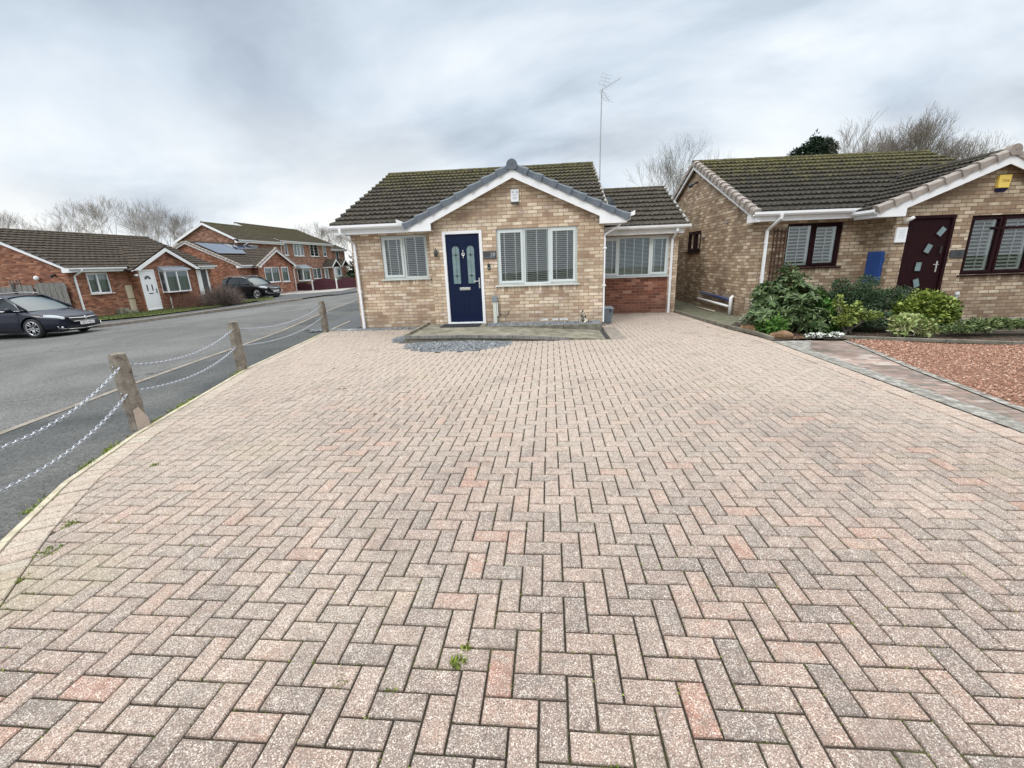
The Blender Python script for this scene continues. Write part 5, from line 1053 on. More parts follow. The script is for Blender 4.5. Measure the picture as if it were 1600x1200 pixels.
# ------------------------------------------------------------------ two-storey houses
def two_storey(root, u0, u1, dep, ez, m_, zb, gops, sops, brk, ovl=.25, gab=True, boards=True):
    F = FR((0, 0), (1, 0), (0, 1)); Fl = FR((u0, 0), (0, 1), (1, 0)); Fr_ = FR((u1, 0), (0, 1), (-1, 0)); hf = dep/2; zr_ = ez+m_*(hf+.3)
    mb = MB(); F.wall(mb, u0, u1, zb, ez, gops)
    for G_, ops in ((Fl, sops), (Fr_, [])): G_.wall(mb, 0, dep, zb, ez, ops, top=[(0, ez), (dep, ez), (dep, ez+.3*m_-.1), (hf, zr_-.12), (0, ez+.3*m_-.1)])
    mb.q((u0, dep, zb), (u1, dep, zb), (u1, dep, ez), (u0, dep, ez)); w = mb.build('wall', brk, root)
    mb = MB(); tiles(mb, (u0-ovl, -.3, ez), (1, 0, 0), (0, 1, m_), u1-u0+2*ovl, math.hypot(hf+.3, (hf+.3)*m_), wave=.3, per=2, amp=.012)
    mb.q((u0-ovl, -.3, ez-.03), (u1+ovl, -.3, ez-.03), (u1+ovl, hf, zr_-.03), (u0-ovl, hf, zr_-.03)); mb.q((u0-ovl, hf, zr_), (u1+ovl, hf, zr_), (u1+ovl, dep+.3, ez), (u0-ovl, dep+.3, ez)); r = mb.build('roof', mTileF, root)
    mb = MB(); ridge(mb, (u0-ovl, hf, zr_), (u1+ovl, hf, zr_), .12); mb.build('ridge_tiles', mTileF, r)
    mb = MB(); mb.box(u0-ovl+.02, u1+ovl, -.28, -.25, ez-.22, ez-.02); mb.box(u0-ovl+.02, u1+ovl, -.25, 0, ez-.22, ez-.2); mb.build('fascia', mUp, root); gutter(root, (u0-ovl-.02, -.34, ez-.02), (u1+ovl, -.34, ez-.02), mUp)
    mb = MB()
    for sg in (-1, 1): Fl.poly(mb, [(hf, zr_), (hf+sg*(hf+.32), ez-.02), (hf+sg*(hf+.32), ez-.22), (hf, zr_-.22)], -ovl, -ovl+.03); Fl.poly(mb, [(hf, zr_-.05), (hf+sg*(hf+.32), ez-.07), (hf+sg*(hf+.32), ez-.1), (hf, zr_-.08)], -ovl+.03, 0)
    Fl.poly(mb, [(-.32, ez), (-.32, ez-.23), (.1, ez-.23), (.1, ez+.1)], -ovl, -.002); mb.build('bargeboard', mUp, root)
    return F, Fl
C_ = empty('house', (-27.8, 37.1, -.5), R(90)); tag(C_, 'set back red brick house with a broad white edged gable behind the solar panels', 'house')
Fc, Flc = two_storey(C_, 0, 6.3, 5.7, 4.68, .50, -.3, [(1.3, 2.7, 3.1, 4.3)], [], mRedC)
far_window(C_, Fc, 1.3, 2.7, 3.1, 4.3, 2); downpipe(C_, [(.9, -.3, 4.6), (.9, -.3, 4.45), (.2, -.1, 4.1), (.2, -.1, 0)], s=.05)
D_ = empty('terraced_house', (-28.0, 43.6, -.62), R(90)); tag(D_, 'two storey red brick terrace with white windows and a gabled porch at the road end', 'house')
DW = [(.75, 1.4, 3.55, 4.85), (2.45, 4.5, 3.5, 4.9), (5.85, 7.75, 3.5, 4.9), (8.8, 9.65, 3.5, 4.85)]; DG = [(5.75, 7.7, .95, 2.15)]
Fd, Fld = two_storey(D_, 0, 10.9, 8.4, 5.0, .42, -.3, DW+DG+[(8.4, 9.5, .0, 2.1)], [], mRedC)
for i, w in enumerate(DW): far_window(D_, Fd, *w, (1, 3, 2, 1)[i], cur=i in (1, 3), bars=(1, 4) if i == 2 else None)
far_window(D_, Fd, *DG[0], 2, bars=(1, 4))
mb = MB(); Fd.box(mb, 8.4, 9.5, .0, .08, 0, 2.1); dd_ = mb.build('door', mUp, D_); mb = MB(); Fd.box(mb, 8.85, 9.15, -.01, .0, .9, 1.9); mb.build('glass_panel', mFros, dd_)
downpipe(D_, [(.15, -.3, 4.9), (.15, -.3, 4.75), (.05, -.06, 4.4), (.05, -.06, 0)], s=.06)
# ground floor bay and its hood
mb = MB(); bow = [(2.5, 0), (2.75, -.5), (4.2, -.5), (4.5, 0)]
for (z0, z1) in ((.80, .95), (2.1, 2.2)): mb.prism([(b[0], b[1], z0) for b in bow], (0, 0, z1-z0))
for b in bow: mb.box(b[0]-.06, b[0]+.06, b[1]-.02, b[1]+.08, .95, 2.1)
mb.box(3.3, 3.4, -.5, -.4, .95, 2.1); bw_ = mb.build('bay_window', mUp, D_); mb = MB()
for i in range(3): mb.q((*bow[i], .95), (*bow[i+1], .95), (*bow[i+1], 2.1), (*bow[i], 2.1))
mb.build('pane', mGl, bw_); mb = MB(); mb.q((2.6, -.15, .95), (4.4, -.15, .95), (4.4, -.15, 2.1), (2.6, -.15, 2.1)); mb.build('curtain', mCurt, bw_)
mb = MB(); mb.hexa([(2.3, -.7, 2.2), (4.7, -.7, 2.2), (4.7, 0, 2.2), (2.3, 0, 2.2), (2.4, -.6, 2.26), (4.6, -.6, 2.26), (4.45, 0, 2.6), (2.55, 0, 2.6)]); mb.build('lead_hood', mat('lead hood', (.25, .28, .31), .6), bw_)
def porch(par, F, ac, z, hw, dep, post=True):
    mb = MB(); m_ = .75; mb2 = MB()
    for sg in (-1, 1):
        mb.hexa([F.p(ac, -dep, z+m_*hw), F.p(ac+sg*hw, -dep, z), F.p(ac+sg*hw, 0, z), F.p(ac, 0, z+m_*hw), F.p(ac, -dep, z+m_*hw+.08), F.p(ac+sg*hw, -dep, z+.08), F.p(ac+sg*hw, 0, z+.08), F.p(ac, 0, z+m_*hw+.08)])
        F.poly(mb2, [(ac, z+m_*hw+.02), (ac+sg*hw, z+.02), (ac+sg*hw, z-.13), (ac, z+m_*hw-.17)], -dep-.03, -dep)
        F.box(mb2, ac+sg*hw-.06, ac+sg*hw+.04, -dep, 0, z-.1, z)
    r = mb.build('porch_roof', mTileF, par); mb2.build('porch_board', mUp, r)
    if post: mb = MB(); F.box(mb, ac-hw*.55-.06, ac-hw*.55+.06, -dep+.05, -dep+.17, 0, z-.05); F.box(mb, ac-hw*.55-.04, ac+hw*.6, -dep+.05, -dep+.12, z-.12, z-.04); mb.build('porch_post', mUp, r)
porch(D_, Fd, 9.2, 2.25, 1.15, 1.3)
E_ = empty('terraced_house', (-28.9, 54.9, -.62), R(90)); tag(E_, 'lower end house of the terrace with a small porch, partly behind the first', 'house')
Fe, Fle = two_storey(E_, 0, 5.2, 7.8, 4.5, .42, -.3, [(.7, 1.3, 3.1, 4.3), (2.6, 3.5, 3.1, 4.3)], [], mRedC)
for w in ((.7, 1.3, 3.1, 4.3), (2.6, 3.5, 3.1, 4.3)): far_window(E_, Fe, *w, 1)
mb = MB(); Fe.box(mb, 1.1, 3.1, -.3, -.02, 0, 2.2); dd_ = mb.build('door', mUp, E_); mb = MB(); Fe.box(mb, 1.9, 2.5, -.32, -.3, 1.2, 1.9); mb.build('glass_panel', mFros, dd_); porch(E_, Fe, 2.6, 2.35, 1.1, 1.2, False)
# wavy maroon fence panels with white posts
ff = empty('panel_fence', (-21, 38.8, -.55)); tag(ff, 'maroon fence of arched panels between white posts at the end of the side road', 'fence')
for k, (xa, xb_, ya, yb2) in enumerate(((-24.6, -22.55, 39.2, 38.9), (-22.4, -20.1, 38.9, 38.75), (-19.95, -17.75, 38.7, 38.5))):
    mb = MB(); n = 16; h0 = (.62, .92, .95)[k]
    for i in range(n):
        for l in range(7):
            def pt(t, lv): 
                h = h0+.24*sin(pi*t)**1.3*(1 if k else .7); return (xa+(xb_-xa)*t+21, ya+(yb2-ya)*t-38.8, .03+(h-.03)*lv/7)
            o_ = .02*(l % 2); a, b = pt(i/n, l), pt((i+1)/n, l); c, d = pt((i+1)/n, l+1), pt(i/n, l+1)
            mb.hexa([(a[0], a[1]-o_, a[2]), (b[0], b[1]-o_, b[2]), (b[0], b[1]+.03, b[2]), (a[0], a[1]+.03, a[2]), (d[0], d[1]-o_, d[2]), (c[0], c[1]-o_, c[2]), (c[0], c[1]+.03, c[2]), (d[0], d[1]+.03, d[2])])
    mb.build('fence_panel', mPurp, ff)
for x, y, h in ((-22.47, 38.9, 1.05), (-20.02, 38.72, 1.15), (-17.65, 38.5, 1.1)): mb = MB(); mb.box(x+21-.06, x+21+.06, y-38.8-.08, y-38.8+.04, 0, h); mb.build('post', mUpD, ff)
# ------------------------------------------------------------------ cars
mPaintN = mat('dark navy grey car paint', (.008, .010, .022), .35, .0, spec=.2, coat=.4); mPaintK = mat('black car paint', (.003, .003, .005), .3, 0, spec=.2, coat=.35)
mCarGl = mat('tinted car glass', (.012, .018, .022), .04, spec=.5, coat=.1); mScr = mat('windscreen', (.05, .07, .075), .06, spec=.8, coat=.2)
mTyre = mat('tyre rubber', (.018, .018, .019), .85); mAlloy = mat('alloy wheel', (.42, .43, .45), .3, .8); mLamp = mat('headlamp lens', (.62, .66, .70), .08, spec=1, coat=1)
def car(name, loc_, rz, label, paint, P, plate):
    """x forward, y left, ground at z=0"""
    c = empty(name, loc_, rz); tag(c, label, 'car', None)
    Lh, Wd, wb, wr = P['L']/2, P['W']/2, P['wb']/2, P['wr']
    def rings(st, mb):
        k = None
        for (x, pts) in st:
            b = len(mb.v); full = [(x+dxx, y, z) for (y, z, dxx) in pts]+[(x+dxx, -y, z) for (y, z, dxx) in reversed(pts[1:-1])]
            mb.v += full; n = len(full)
            if k is not None:
                for i in range(n): j = (i+1) % n; mb.f.append((k+i, k+j, b+j, b+i)); mb.m.append(0)
            k = b
        return n
    st = []
    for (x, w, zb, zt, xo) in P['body']:     # xo: how far the middle runs ahead of the sides (plan curvature of the ends)
        zm = zb+(zt-zb)*.5
        st.append((x, [(0, zb, xo), (w*.80, zb, 0), (w*.97, zb+.06, -xo*.1), (w, zb+.20, -xo*.2), (w*1.0, zm+.04, -xo*.2), (w*.965, zt-.10, -xo*.2), (w*.91, zt-.03, -xo*.1), (w*.80, zt+.005, 0), (w*.4, zt+.03, xo*.7), (0, zt+.035, xo)]))
    mb = MB(); n = rings(st, mb); mb.f.append(tuple(range(n))); mb.m.append(0); e = len(mb.v)-n; mb.f.append(tuple(range(e, e+n))[::-1]); mb.m.append(0)
    bd = mb.build('body_tmp', paint, None, smooth=True); s = bd.modifiers.new('s', 'SUBSURF'); s.levels = 2; s.render_levels = 2
    cuts = []
    bm = bmesh.new(); bm.from_mesh(bd.data); bmesh.ops.recalc_face_normals(bm, faces=bm.faces); bm.to_mesh(bd.data); bm.free()
    for x in (wb, -wb):
        for sg in (1, -1):
            cm = MB(); cm.lathe([(0, -.20), (wr+.055, -.20), (wr+.055, .25), (0, .25)], (x+P['wx'], sg*(Wd-.02), wr+.01), 28, 'y'); co = cm.build('cut', paint)
            bm = bmesh.new(); bm.from_mesh(co.data); bmesh.ops.remove_doubles(bm, verts=bm.verts, dist=1e-4); bmesh.ops.recalc_face_normals(bm, faces=bm.faces); bm.to_mesh(co.data); bm.free()
            m_ = bd.modifiers.new('b', 'BOOLEAN'); m_.object = co; m_.operation = 'DIFFERENCE'; m_.solver = 'EXACT'; cuts.append(co)
    dg = bpy.context.evaluated_depsgraph_get(); me = bpy.data.meshes.new_from_object(bd.evaluated_get(dg)); me.name = 'body'
    for o in cuts+[bd]: bpy.data.objects.remove(o)
    me.polygons.foreach_set('use_smooth', [True]*len(me.polygons)); body = bpy.data.objects.new('body', me); COL.objects.link(body); body.parent = c
    em = body.modifiers.new('n', 'EDGE_SPLIT'); em.split_angle = R(40)
    # cabin: glasshouse with painted roof and pillars
    G = P['cab']; side, top, scr = MB(), MB(), MB()
    for (a, b_) in zip(G, G[1:]):
        (xa, wa, za, wra, zra), (xb, wb_, zb_, wrb, zrb) = a, b_
        for sg, sm_ in ((1, side), (-1, top)):
            sm_.q((xa, sg*wa, za), (xb, sg*wb_, zb_), (xb, sg*wrb, zrb), (xa, sg*wra, zra))
    side.build('side_windows', mCarGl, c); top.build('side_windows', mCarGl, c); top = MB()
    def grid(mbx, rows):
        n = len(rows[0]); b = len(mbx.v)
        for r_ in rows: mbx.v += r_
        for i in range(len(rows)-1):
            for j in range(n-1): mbx.f.append((b+i*n+j, b+i*n+j+1, b+(i+1)*n+j+1, b+(i+1)*n+j)); mbx.m.append(0)
    R_ = P['roof']; rows = []
    for (x, w, z) in R_: rows.append([(x, w*t, z-.05*t*t-.02*abs(t)**6) for t in (-1, -.93, -.75, -.4, 0, .4, .75, .93, 1)])
    grid(top, rows); t_ = top.build('roof', paint, c, smooth=True)
    for nm, (x0, w0, z0, x1, w1, z1), mm in (('windscreen', P['ws'], mScr), ('rear_window', P['rw'], mCarGl)):
        g = MB(); rows = []
        for k in range(6):
            t = k/5; x, w, z = x0+(x1-x0)*t, w0+(w1-w0)*t, z0+(z1-z0)*t; bow_ = .12*(1 if x0 > 0 else -1)
            rows.append([(x-bow_*u*u, w*u, z+.05*sin(pi*t)-.03*u*u*t) for u in (-1, -.66, -.33, 0, .33, .66, 1)])
        grid(g, rows); g.build(nm, mm, c, smooth=True)
    for sg in (1, -1):
        pl = MB()
        for pp in P['pil']: pl.tube([(x, sg*(w+.004), z) for x, w, z in pp[1:]], pp[0], 6)
        pl.build('pillar', paint, c, smooth=True)
        ct = MB(); ct.tube([(x, sg*(w+.018), z) for x, w, z in P['chrome']], .013, 6); ct.build('window_trim', mCh, c, smooth=True)
        rl = MB(); rl.tube([(x, sg*w, z) for x, w, z in P['rail']], .016, 6); rl.build('roof_rail', mAlloy, c, smooth=True)
        mr = MB(); mr.ball((P['mx'], sg*(Wd+.07), P['mz']), (.06, .11, .075), 12, 8); mr.tube([(P['mx'], sg*(Wd-.08), P['mz']-.03), (P['mx'], sg*(Wd+.04), P['mz']-.02)], .025, 6); mr.build('mirror', paint, c, smooth=True)
        hd = MB(); hx = P['hl']; rows = []
        for k in range(7):
            t = k/6; x = hx[0][0]+(hx[1][0]-hx[0][0])*t; y = hx[0][1]+(hx[1][1]-hx[0][1])*t; z = hx[0][2]+(hx[1][2]-hx[0][2])*t; h = (.02+.075*sin(pi*min(1, t*.75+.15)))*P.get('hh', 1); o_ = .02+.03*sin(pi*t)
            rows.append([(x+o_*.8, sg*(y+o_), z-h), (x+o_, sg*(y+o_*1.2), z), (x+o_*.5, sg*(y+o_*.6), z+h*.9)])
        grid(hd, rows); hd.build('headlight', mLamp, c, smooth=True)
        fl = MB(); fl.tube([(x, sg*y, z) for x, y, z in P['lip']], .014, 6); fl.build('bumper_trim', mCh, c, smooth=True)
        fo_ = MB(); fo_.ball((P['fog'][0], sg*P['fog'][1], P['fog'][2]), (.03, .04, .03), 8, 6); fo_.build('fog_light', mLamp, c, smooth=True)
        dl = MB(); dl.tube([(P['door'][0], sg*(Wd-.012), .34), (P['door'][0], sg*(Wd+.0), .6), (P['door'][0]+.02, sg*(Wd-.03), P['belt'])], .006, 4); dl.tube([(P['door'][1], sg*(Wd-.012), .34), (P['door'][1], sg*(Wd+.0), .6), (P['door'][1], sg*(Wd-.03), P['belt'])], .006, 4); dl.build('door_gap', mBlk, c)
        dh = MB(); dh.tube([(P['door'][1]+.08, sg*(Wd+.005), P['belt']-.13), (P['door'][1]+.26, sg*(Wd+.005), P['belt']-.12)], .013, 6); dh.build('door_handle', paint, c, smooth=True)
    gr = P['grille']; g = MB(); rows = []
    for (z, w, x) in gr: rows.append([(x-.16*(u*w/.5)**2*.35, u*w, z) for u in (-1, -.8, -.5, -.2, 0, .2, .5, .8, 1)])
    grid(g, rows); g.build('grille', mBlk, c, smooth=True)
    g = MB(); z, w, x = gr[-1]; g.tube([(x+.01-.16*(u*w/.5)**2*.35, u*w, z+.012-.035*(1-abs(u))) for u in (-1, -.7, -.35, 0, .35, .7, 1)], [.012, .018, .022, .026, .022, .018, .012], 6)
    z, w, x = gr[0]; g.tube([(x+.01-.16*(u*w/.5)**2*.35, u*w, z) for u in (-1, -.5, 0, .5, 1)], .010, 6); g.lathe([(.0, 0), (.05, 0), (.062, .012), (.05, .022), (.03, .018), (0, .02)], (gr[-1][2]+.012, 0, gr[-1][0]-.02), 16, 'x'); g.build('grille_trim', mCh, c, smooth=True)
    lo = MB(); lg = P['low']; rows = [[(x-.10*u*u, u*w, z) for u in (-1, -.5, 0, .5, 1)] for z, w, x in lg]; grid(lo, rows); lo.build('lower_intake', mBlk, c, smooth=True)
    pm = MB(); px, pz = P['plate']; pm.box(px-.012, px, -.26, .26, pz-.055, pz+.055); po_ = pm.build('number_plate', mWht, c, bevel=.004)
    Fp = FR((px+.001, 0), (0, 1), (-1, 0)); text(plate, .10, Fp, 0, 0, pz, mBlk, po_, 'plate_lettering', .001)
    for x in (wb, -wb):
        for sg in (1, -1):
            wh = MB(); Cw = (x+P['wx'], sg*(Wd-.125), wr); wh.lathe([(wr-.09, -.10), (wr-.02, -.105), (wr, -.07), (wr, .07), (wr-.02, .105), (wr-.09, .10)], Cw, 32, 'y'); wo_ = wh.build('wheel', mTyre, c, smooth=True)
            rm = MB(); ro = wr-.09; rm.lathe([(ro, -.09), (ro+.005, sg*.102), (ro-.025, sg*.10), (ro-.03, sg*.04), (ro-.03, -.08)], Cw, 32, 'y'); rm.lathe([(0, sg*.085), (.055, sg*.085), (.06, sg*.06), (.06, 0)], Cw, 16, 'y')
            for k in range(10):
                t = 2*pi*k/10; t2 = t+.10*(1 if k % 2 else -1); pa = (Cw[0]+.05*cos(t), Cw[1]+sg*.08, Cw[2]+.05*sin(t)); pb_ = (Cw[0]+(ro-.015)*cos(t2), Cw[1]+sg*.092, Cw[2]+(ro-.015)*sin(t2)); rm.tube([pa, pb_], [.020, .016], 5)
            rm.build('rim', mAlloy, wo_, smooth=True); bk = MB(); bk.lathe([(0, -.02*sg), (ro-.03, -.02*sg)], Cw, 20, 'y'); bk.build('brake_disc', mBlk, wo_)
    un = MB(); un.box(-Lh+.35, Lh-.35, -Wd+.25, Wd-.25, .16, .5); un.build('underbody', mBlk, c)
    return c
est = dict(L=4.85, W=1.86, wb=2.74, wr=.335, wx=.0, belt=.97,
  body=[(-2.40, .55, .45, .86, -.05), (-2.34, .78, .32, .98, -.05), (-2.1, .88, .24, 1.0, -.03), (-1.4, .92, .20, .98, 0), (-.5, .925, .19, .955, 0), (.4, .925, .19, .94, 0), (1.0, .92, .19, .93, .0), (1.45, .915, .20, .86, .04), (1.9, .87, .20, .77, .14), (2.18, .77, .22, .68, .2), (2.26, .66, .27, .58, .18)],
  cab=[(-2.28, .74, .96, .60, 1.22), (-1.9, .80, .97, .64, 1.36), (-1.0, .845, .965, .66, 1.43), (0, .85, .955, .66, 1.435), (.55, .85, .95, .64, 1.36), (1.15, .80, .95, .78, .97)],
  roof=[(-2.35, .52, 1.33), (-2.2, .60, 1.40), (-1.5, .66, 1.46), (-.5, .685, 1.50), (.1, .67, 1.485), (.42, .64, 1.43)],
  ws=(1.32, .72, .92, .40, .62, 1.41), rw=(-2.42, .62, .98, -2.25, .56, 1.34),
  pil=[(.035, (.40, .66, 1.40), (.8, .72, 1.19), (1.22, .78, .94)), (.022, (-.05, .665, 1.43), (0, .84, .96)), (.022, (-1.15, .66, 1.43), (-1.25, .83, .97)), (.03, (-2.35, .55, 1.33), (-1.5, .655, 1.42), (-.3, .675, 1.445), (.40, .66, 1.40))],
  chrome=[(-2.2, .76, .965), (-1.2, .85, .955), (0, .86, .945), (1.05, .81, .94), (.82, .735, 1.16), (.42, .67, 1.385), (-.4, .68, 1.435), (-1.5, .66, 1.41), (-2.1, .62, 1.33)], rail=[(-2.1, .60, 1.45), (-1.9, .61, 1.48), (-.5, .64, 1.535), (.1, .64, 1.51), (.2, .64, 1.48)],
  mx=.82, mz=.99, hl=((1.78, .80, .735), (2.24, .54, .64)), hh=.85, lip=[(2.18, .80, .38), (2.16, .74, .29), (2.32, .5, .25), (2.40, .2, .24), (2.42, 0, .24)], fog=(2.24, .70, .33), door=(.95, -.1), grille=[(.50, .42, 2.44), (.54, .48, 2.44), (.62, .52, 2.42)], low=[(.27, .62, 2.40), (.38, .62, 2.43)], plate=(2.475, .42))
car('parked_car', (-19.55, 13.2, -.50), R(3), 'dark navy grey estate car parked at the kerb on the far left', mPaintN, est, 'DE15 NLU')
suv = dict(L=4.45, W=1.86, wb=2.62, wr=.355, wx=.0, belt=1.08,
  body=[(-2.18, .62, .50, 1.0, -.05), (-2.10, .82, .36, 1.10, -.05), (-1.8, .90, .30, 1.12, 0), (-1.0, .93, .26, 1.10, 0), (0, .93, .25, 1.07, 0), (.8, .93, .25, 1.05, 0), (1.3, .92, .26, 1.0, .04), (1.7, .87, .28, .93, .10), (1.98, .78, .30, .85, .16), (2.05, .68, .34, .74, .16)],
  cab=[(-2.0, .78, 1.09, .60, 1.42), (-1.6, .84, 1.10, .66, 1.52), (-.8, .87, 1.09, .69, 1.58), (0, .87, 1.07, .69, 1.585), (.4, .86, 1.06, .67, 1.52), (1.02, .80, 1.05, .78, 1.08)],
  roof=[(-2.1, .58, 1.48), (-1.8, .64, 1.56), (-1.0, .69, 1.62), (-.3, .70, 1.64), (.1, .68, 1.615), (.36, .65, 1.56)],
  ws=(1.12, .74, 1.04, .34, .64, 1.545), rw=(-2.2, .66, 1.10, -2.02, .58, 1.49),
  pil=[(.035, (.34, .68, 1.53), (.7, .74, 1.3), (1.05, .79, 1.06)), (.022, (-.25, .69, 1.58), (-.2, .86, 1.08)), (.05, (-1.3, .69, 1.56), (-1.45, .85, 1.1)), (.03, (-2.1, .6, 1.47), (-1.2, .69, 1.57), (-.3, .70, 1.595), (.34, .68, 1.53))],
  chrome=[(-2.05, .70, 1.44), (-1.5, .675, 1.545), (-.6, .705, 1.60), (.0, .70, 1.585), (.36, .69, 1.52), (.7, .75, 1.28), (1.02, .80, 1.07)], rail=[(-1.8, .62, 1.6), (-1.6, .63, 1.64), (-.6, .66, 1.69), (.0, .65, 1.67), (.1, .64, 1.63)],
  mx=.72, mz=1.1, hl=((1.62, .82, .89), (2.06, .56, .80)), hh=.8, lip=[(2.02, .80, .52), (2.03, .74, .46), (2.1, .5, .40), (2.17, .2, .38), (2.18, 0, .38)], fog=(2.06, .72, .56), door=(.72, -.28), grille=[(.62, .40, 2.23), (.68, .46, 2.23), (.77, .52, 2.21)], low=[(.36, .60, 2.16), (.50, .60, 2.2)], plate=(2.25, .53))
car('parked_car', (-22.7, 30.6, -.52), R(-12), 'black family car with silver roof rails on the side drive behind the bare bush', mPaintK, suv, 'KU18 FXO')
# ------------------------------------------------------------------ recycling bin and dog statue
bn = empty('recycling_bin', (1.06, 9.45, 0)); tag(bn, 'small grey recycling caddy standing by the corner downpipe', 'bin')
mBin = mat('grey blue plastic', (.17, .21, .25), .5)
mb = MB(); mb.hexa([(-.13, -.12, .0), (.13, -.12, .0), (.13, .12, .0), (-.13, .12, .0), (-.17, -.16, .34), (.17, -.16, .34), (.17, .16, .34), (-.17, .16, .34)]); mb.build('tub', mBin, bn, bevel=.02)
mb = MB(); mb.hexa([(-.18, -.17, .34), (.18, -.17, .34), (.18, .17, .34), (-.18, .17, .34), (-.18, -.17, .365), (.18, -.17, .365), (.16, .15, .39), (-.16, .15, .39)]); mb.build('lid', mGry, bn, bevel=.01)
for sx in (-.1, .1): mb = MB(); mb.box(sx-.025, sx+.025, -.175, -.15, .27, .345); mb.build('clip', mDk, bn)
def skin(name, verts, edges, rad, m, parent=None, root=0, lv=2):
    me = bpy.data.meshes.new(name); me.from_pydata(verts, edges, []); o = bpy.data.objects.new(name, me); COL.objects.link(o); o.modifiers.new('skin', 'SKIN')
    for i, r in enumerate(rad): me.skin_vertices[0].data[i].radius = (r, r) if not isinstance(r, tuple) else r
    me.skin_vertices[0].data[root].use_root = True; s = o.modifiers.new('sub', 'SUBSURF'); s.levels = lv; s.render_levels = lv
    dg = bpy.context.evaluated_depsgraph_get(); m2 = bpy.data.meshes.new_from_object(o.evaluated_get(dg)); bpy.data.objects.remove(o)
    m2.polygons.foreach_set('use_smooth', [True]*len(m2.polygons)); m2.materials.clear(); m2.materials.append(m); o = bpy.data.objects.new(name, m2); COL.objects.link(o); o.parent = parent; return o
mDog = noisy('painted white and black statue', [(.36, (.02, .02, .02)), (.44, (.16, .14, .11)), (.50, (.52, .46, .36)), (.66, (.66, .61, .50))], 9, detail=3, rough=.6)
dg_ = empty('dog_statue', (.52, 8.66, .115), R(-155)); tag(dg_, 'small white and black terrier statue sitting on the slate bed near the downpipe', 'statue')
dv = [(0, 0, .07), (.03, 0, .13), (.06, 0, .19), (.075, 0, .235), (.10, 0, .275), (.145, 0, .262),   # pelvis, back, shoulder, neck, head, muzzle
      (.085, .035, .13), (.10, .037, .07), (.105, .038, .012), (.125, .038, .010), (.085, -.035, .13), (.10, -.037, .07), (.105, -.038, .012), (.125, -.038, .010),
      (0, .06, .055), (.05, .065, .03), (.07, .065, .010), (0, -.06, .055), (.05, -.065, .03), (.07, -.065, .010), (-.06, 0, .03), (-.09, .01, .05)]
de = [(0, 1), (1, 2), (2, 3), (3, 4), (4, 5), (2, 6), (6, 7), (7, 8), (8, 9), (2, 10), (10, 11), (11, 12), (12, 13), (0, 14), (14, 15), (15, 16), (0, 17), (17, 18), (18, 19), (0, 20), (20, 21)]
dr_ = [.06, .058, .052, .036, .042, .022, .022, .017, .014, .012, .022, .017, .014, .012, .04, .022, .014, .04, .022, .014, .02, .009]
skin('body', dv, de, dr_, mDog, dg_)
for sg in (-1, 1): mb = MB(); mb.hexa([(.075, sg*.028, .295), (.105, sg*.03, .30), (.105, sg*.045, .29), (.075, sg*.045, .285), (.09, sg*.04, .25), (.108, sg*.042, .25), (.108, sg*.05, .25), (.09, sg*.05, .25)]); mb.build('ear', mat('statue dark ear', (.03, .03, .03), .6), dg_, bevel=.004)
mb = MB(); mb.ball((.167, 0, .268), .009, 8, 6); mb.ball((.128, .022, .287), .006, 6, 5); mb.ball((.128, -.022, .287), .006, 6, 5); mb.build('nose_and_eyes', mBlk, dg_, smooth=True)
# ------------------------------------------------------------------ bare trees
def bare_tree(seed, h, levels=6, spread=.55, up=.42, tw=.010, kids=(2, 3), r0=.16, split=.22, nsides=(6, 5, 4, 3)):
    rnd = random.Random(seed); mb = MB(); tr = MB()
    def grow(p, d, ln, r, lv):
        k = 3 if lv > 2 else 2; P = [p]; dd = d
        for i in range(k):
            dd = (dd+Vector((rnd.gauss(0, .12), rnd.gauss(0, .12), rnd.gauss(0, .06)+up*.14))).normalized(); P.append(P[-1]+dd*(ln/k))
        r1 = max(tw*.7, r*.66); n = nsides[min(3, levels-lv)]
        (tr if lv == levels else mb).tube(P, [r+(r1-r)*i/k for i in range(k+1)], n, caps=False)
        if lv == 0: return
        nk = rnd.choice(kids)+(1 if lv < 3 else 0)
        a0 = rnd.uniform(0, 2*pi)
        for i in range(nk):
            a = a0+2*pi*i/nk+rnd.uniform(-.5, .5); sp = spread*rnd.uniform(.55, 1.25); side = dd.cross(Vector((cos(a), sin(a), .3))).normalized()
            nd = (dd*cos(sp)+side*sin(sp)+Vector((0, 0, up*.35))).normalized(); st = P[-1] if i < 2 or lv == levels and i < 3 else P[-2]
            grow(st, nd, ln*rnd.uniform(.68, .90), r1*rnd.uniform(.72, .92), lv-1)
    grow(Vector((0, 0, -.2)), Vector((rnd.uniform(-.05, .05), rnd.uniform(-.05, .05), 1)).normalized(), h*split, r0, levels)
    zm = max(v[2] for v in mb.v); k_ = h/zm
    for m_ in (tr, mb): m_.v = [(v[0]*k_, v[1]*k_, v[2]*k_) for v in m_.v]
    return tr, mb
def make_tree(seed, loc_, h, label, m=mBark, rz=0, group='bare winter trees', name='bare_tree', **kw):
    a, b = bare_tree(seed, h, **kw); o = empty(name, loc_, rz); tag(o, label, 'tree', group); t = a.build('trunk', m, o); c = b.build('crown', m, o); return o
def dup(o, loc_, rz, label, sc_=(1, 1, 1)):
    r = o.copy(); COL.objects.link(r); r.location = loc_; r.rotation_euler = (0, 0, rz); r.scale = sc_; r['label'] = label
    for ch in list(o.children): k = ch.copy(); COL.objects.link(k); k.parent = r
    return r
tA = make_tree(3, (25.5, 34, -.3), 11.0, 'large spreading bare tree behind the right bungalow, tallest above its roof', levels=8, spread=.46, split=.30, r0=.22, tw=.010)
tB = make_tree(11, (19.8, 32, -.3), 9.8, 'bare tree between the dark pine and the tallest bare tree', levels=8, spread=.42, split=.30, r0=.17, tw=.009)
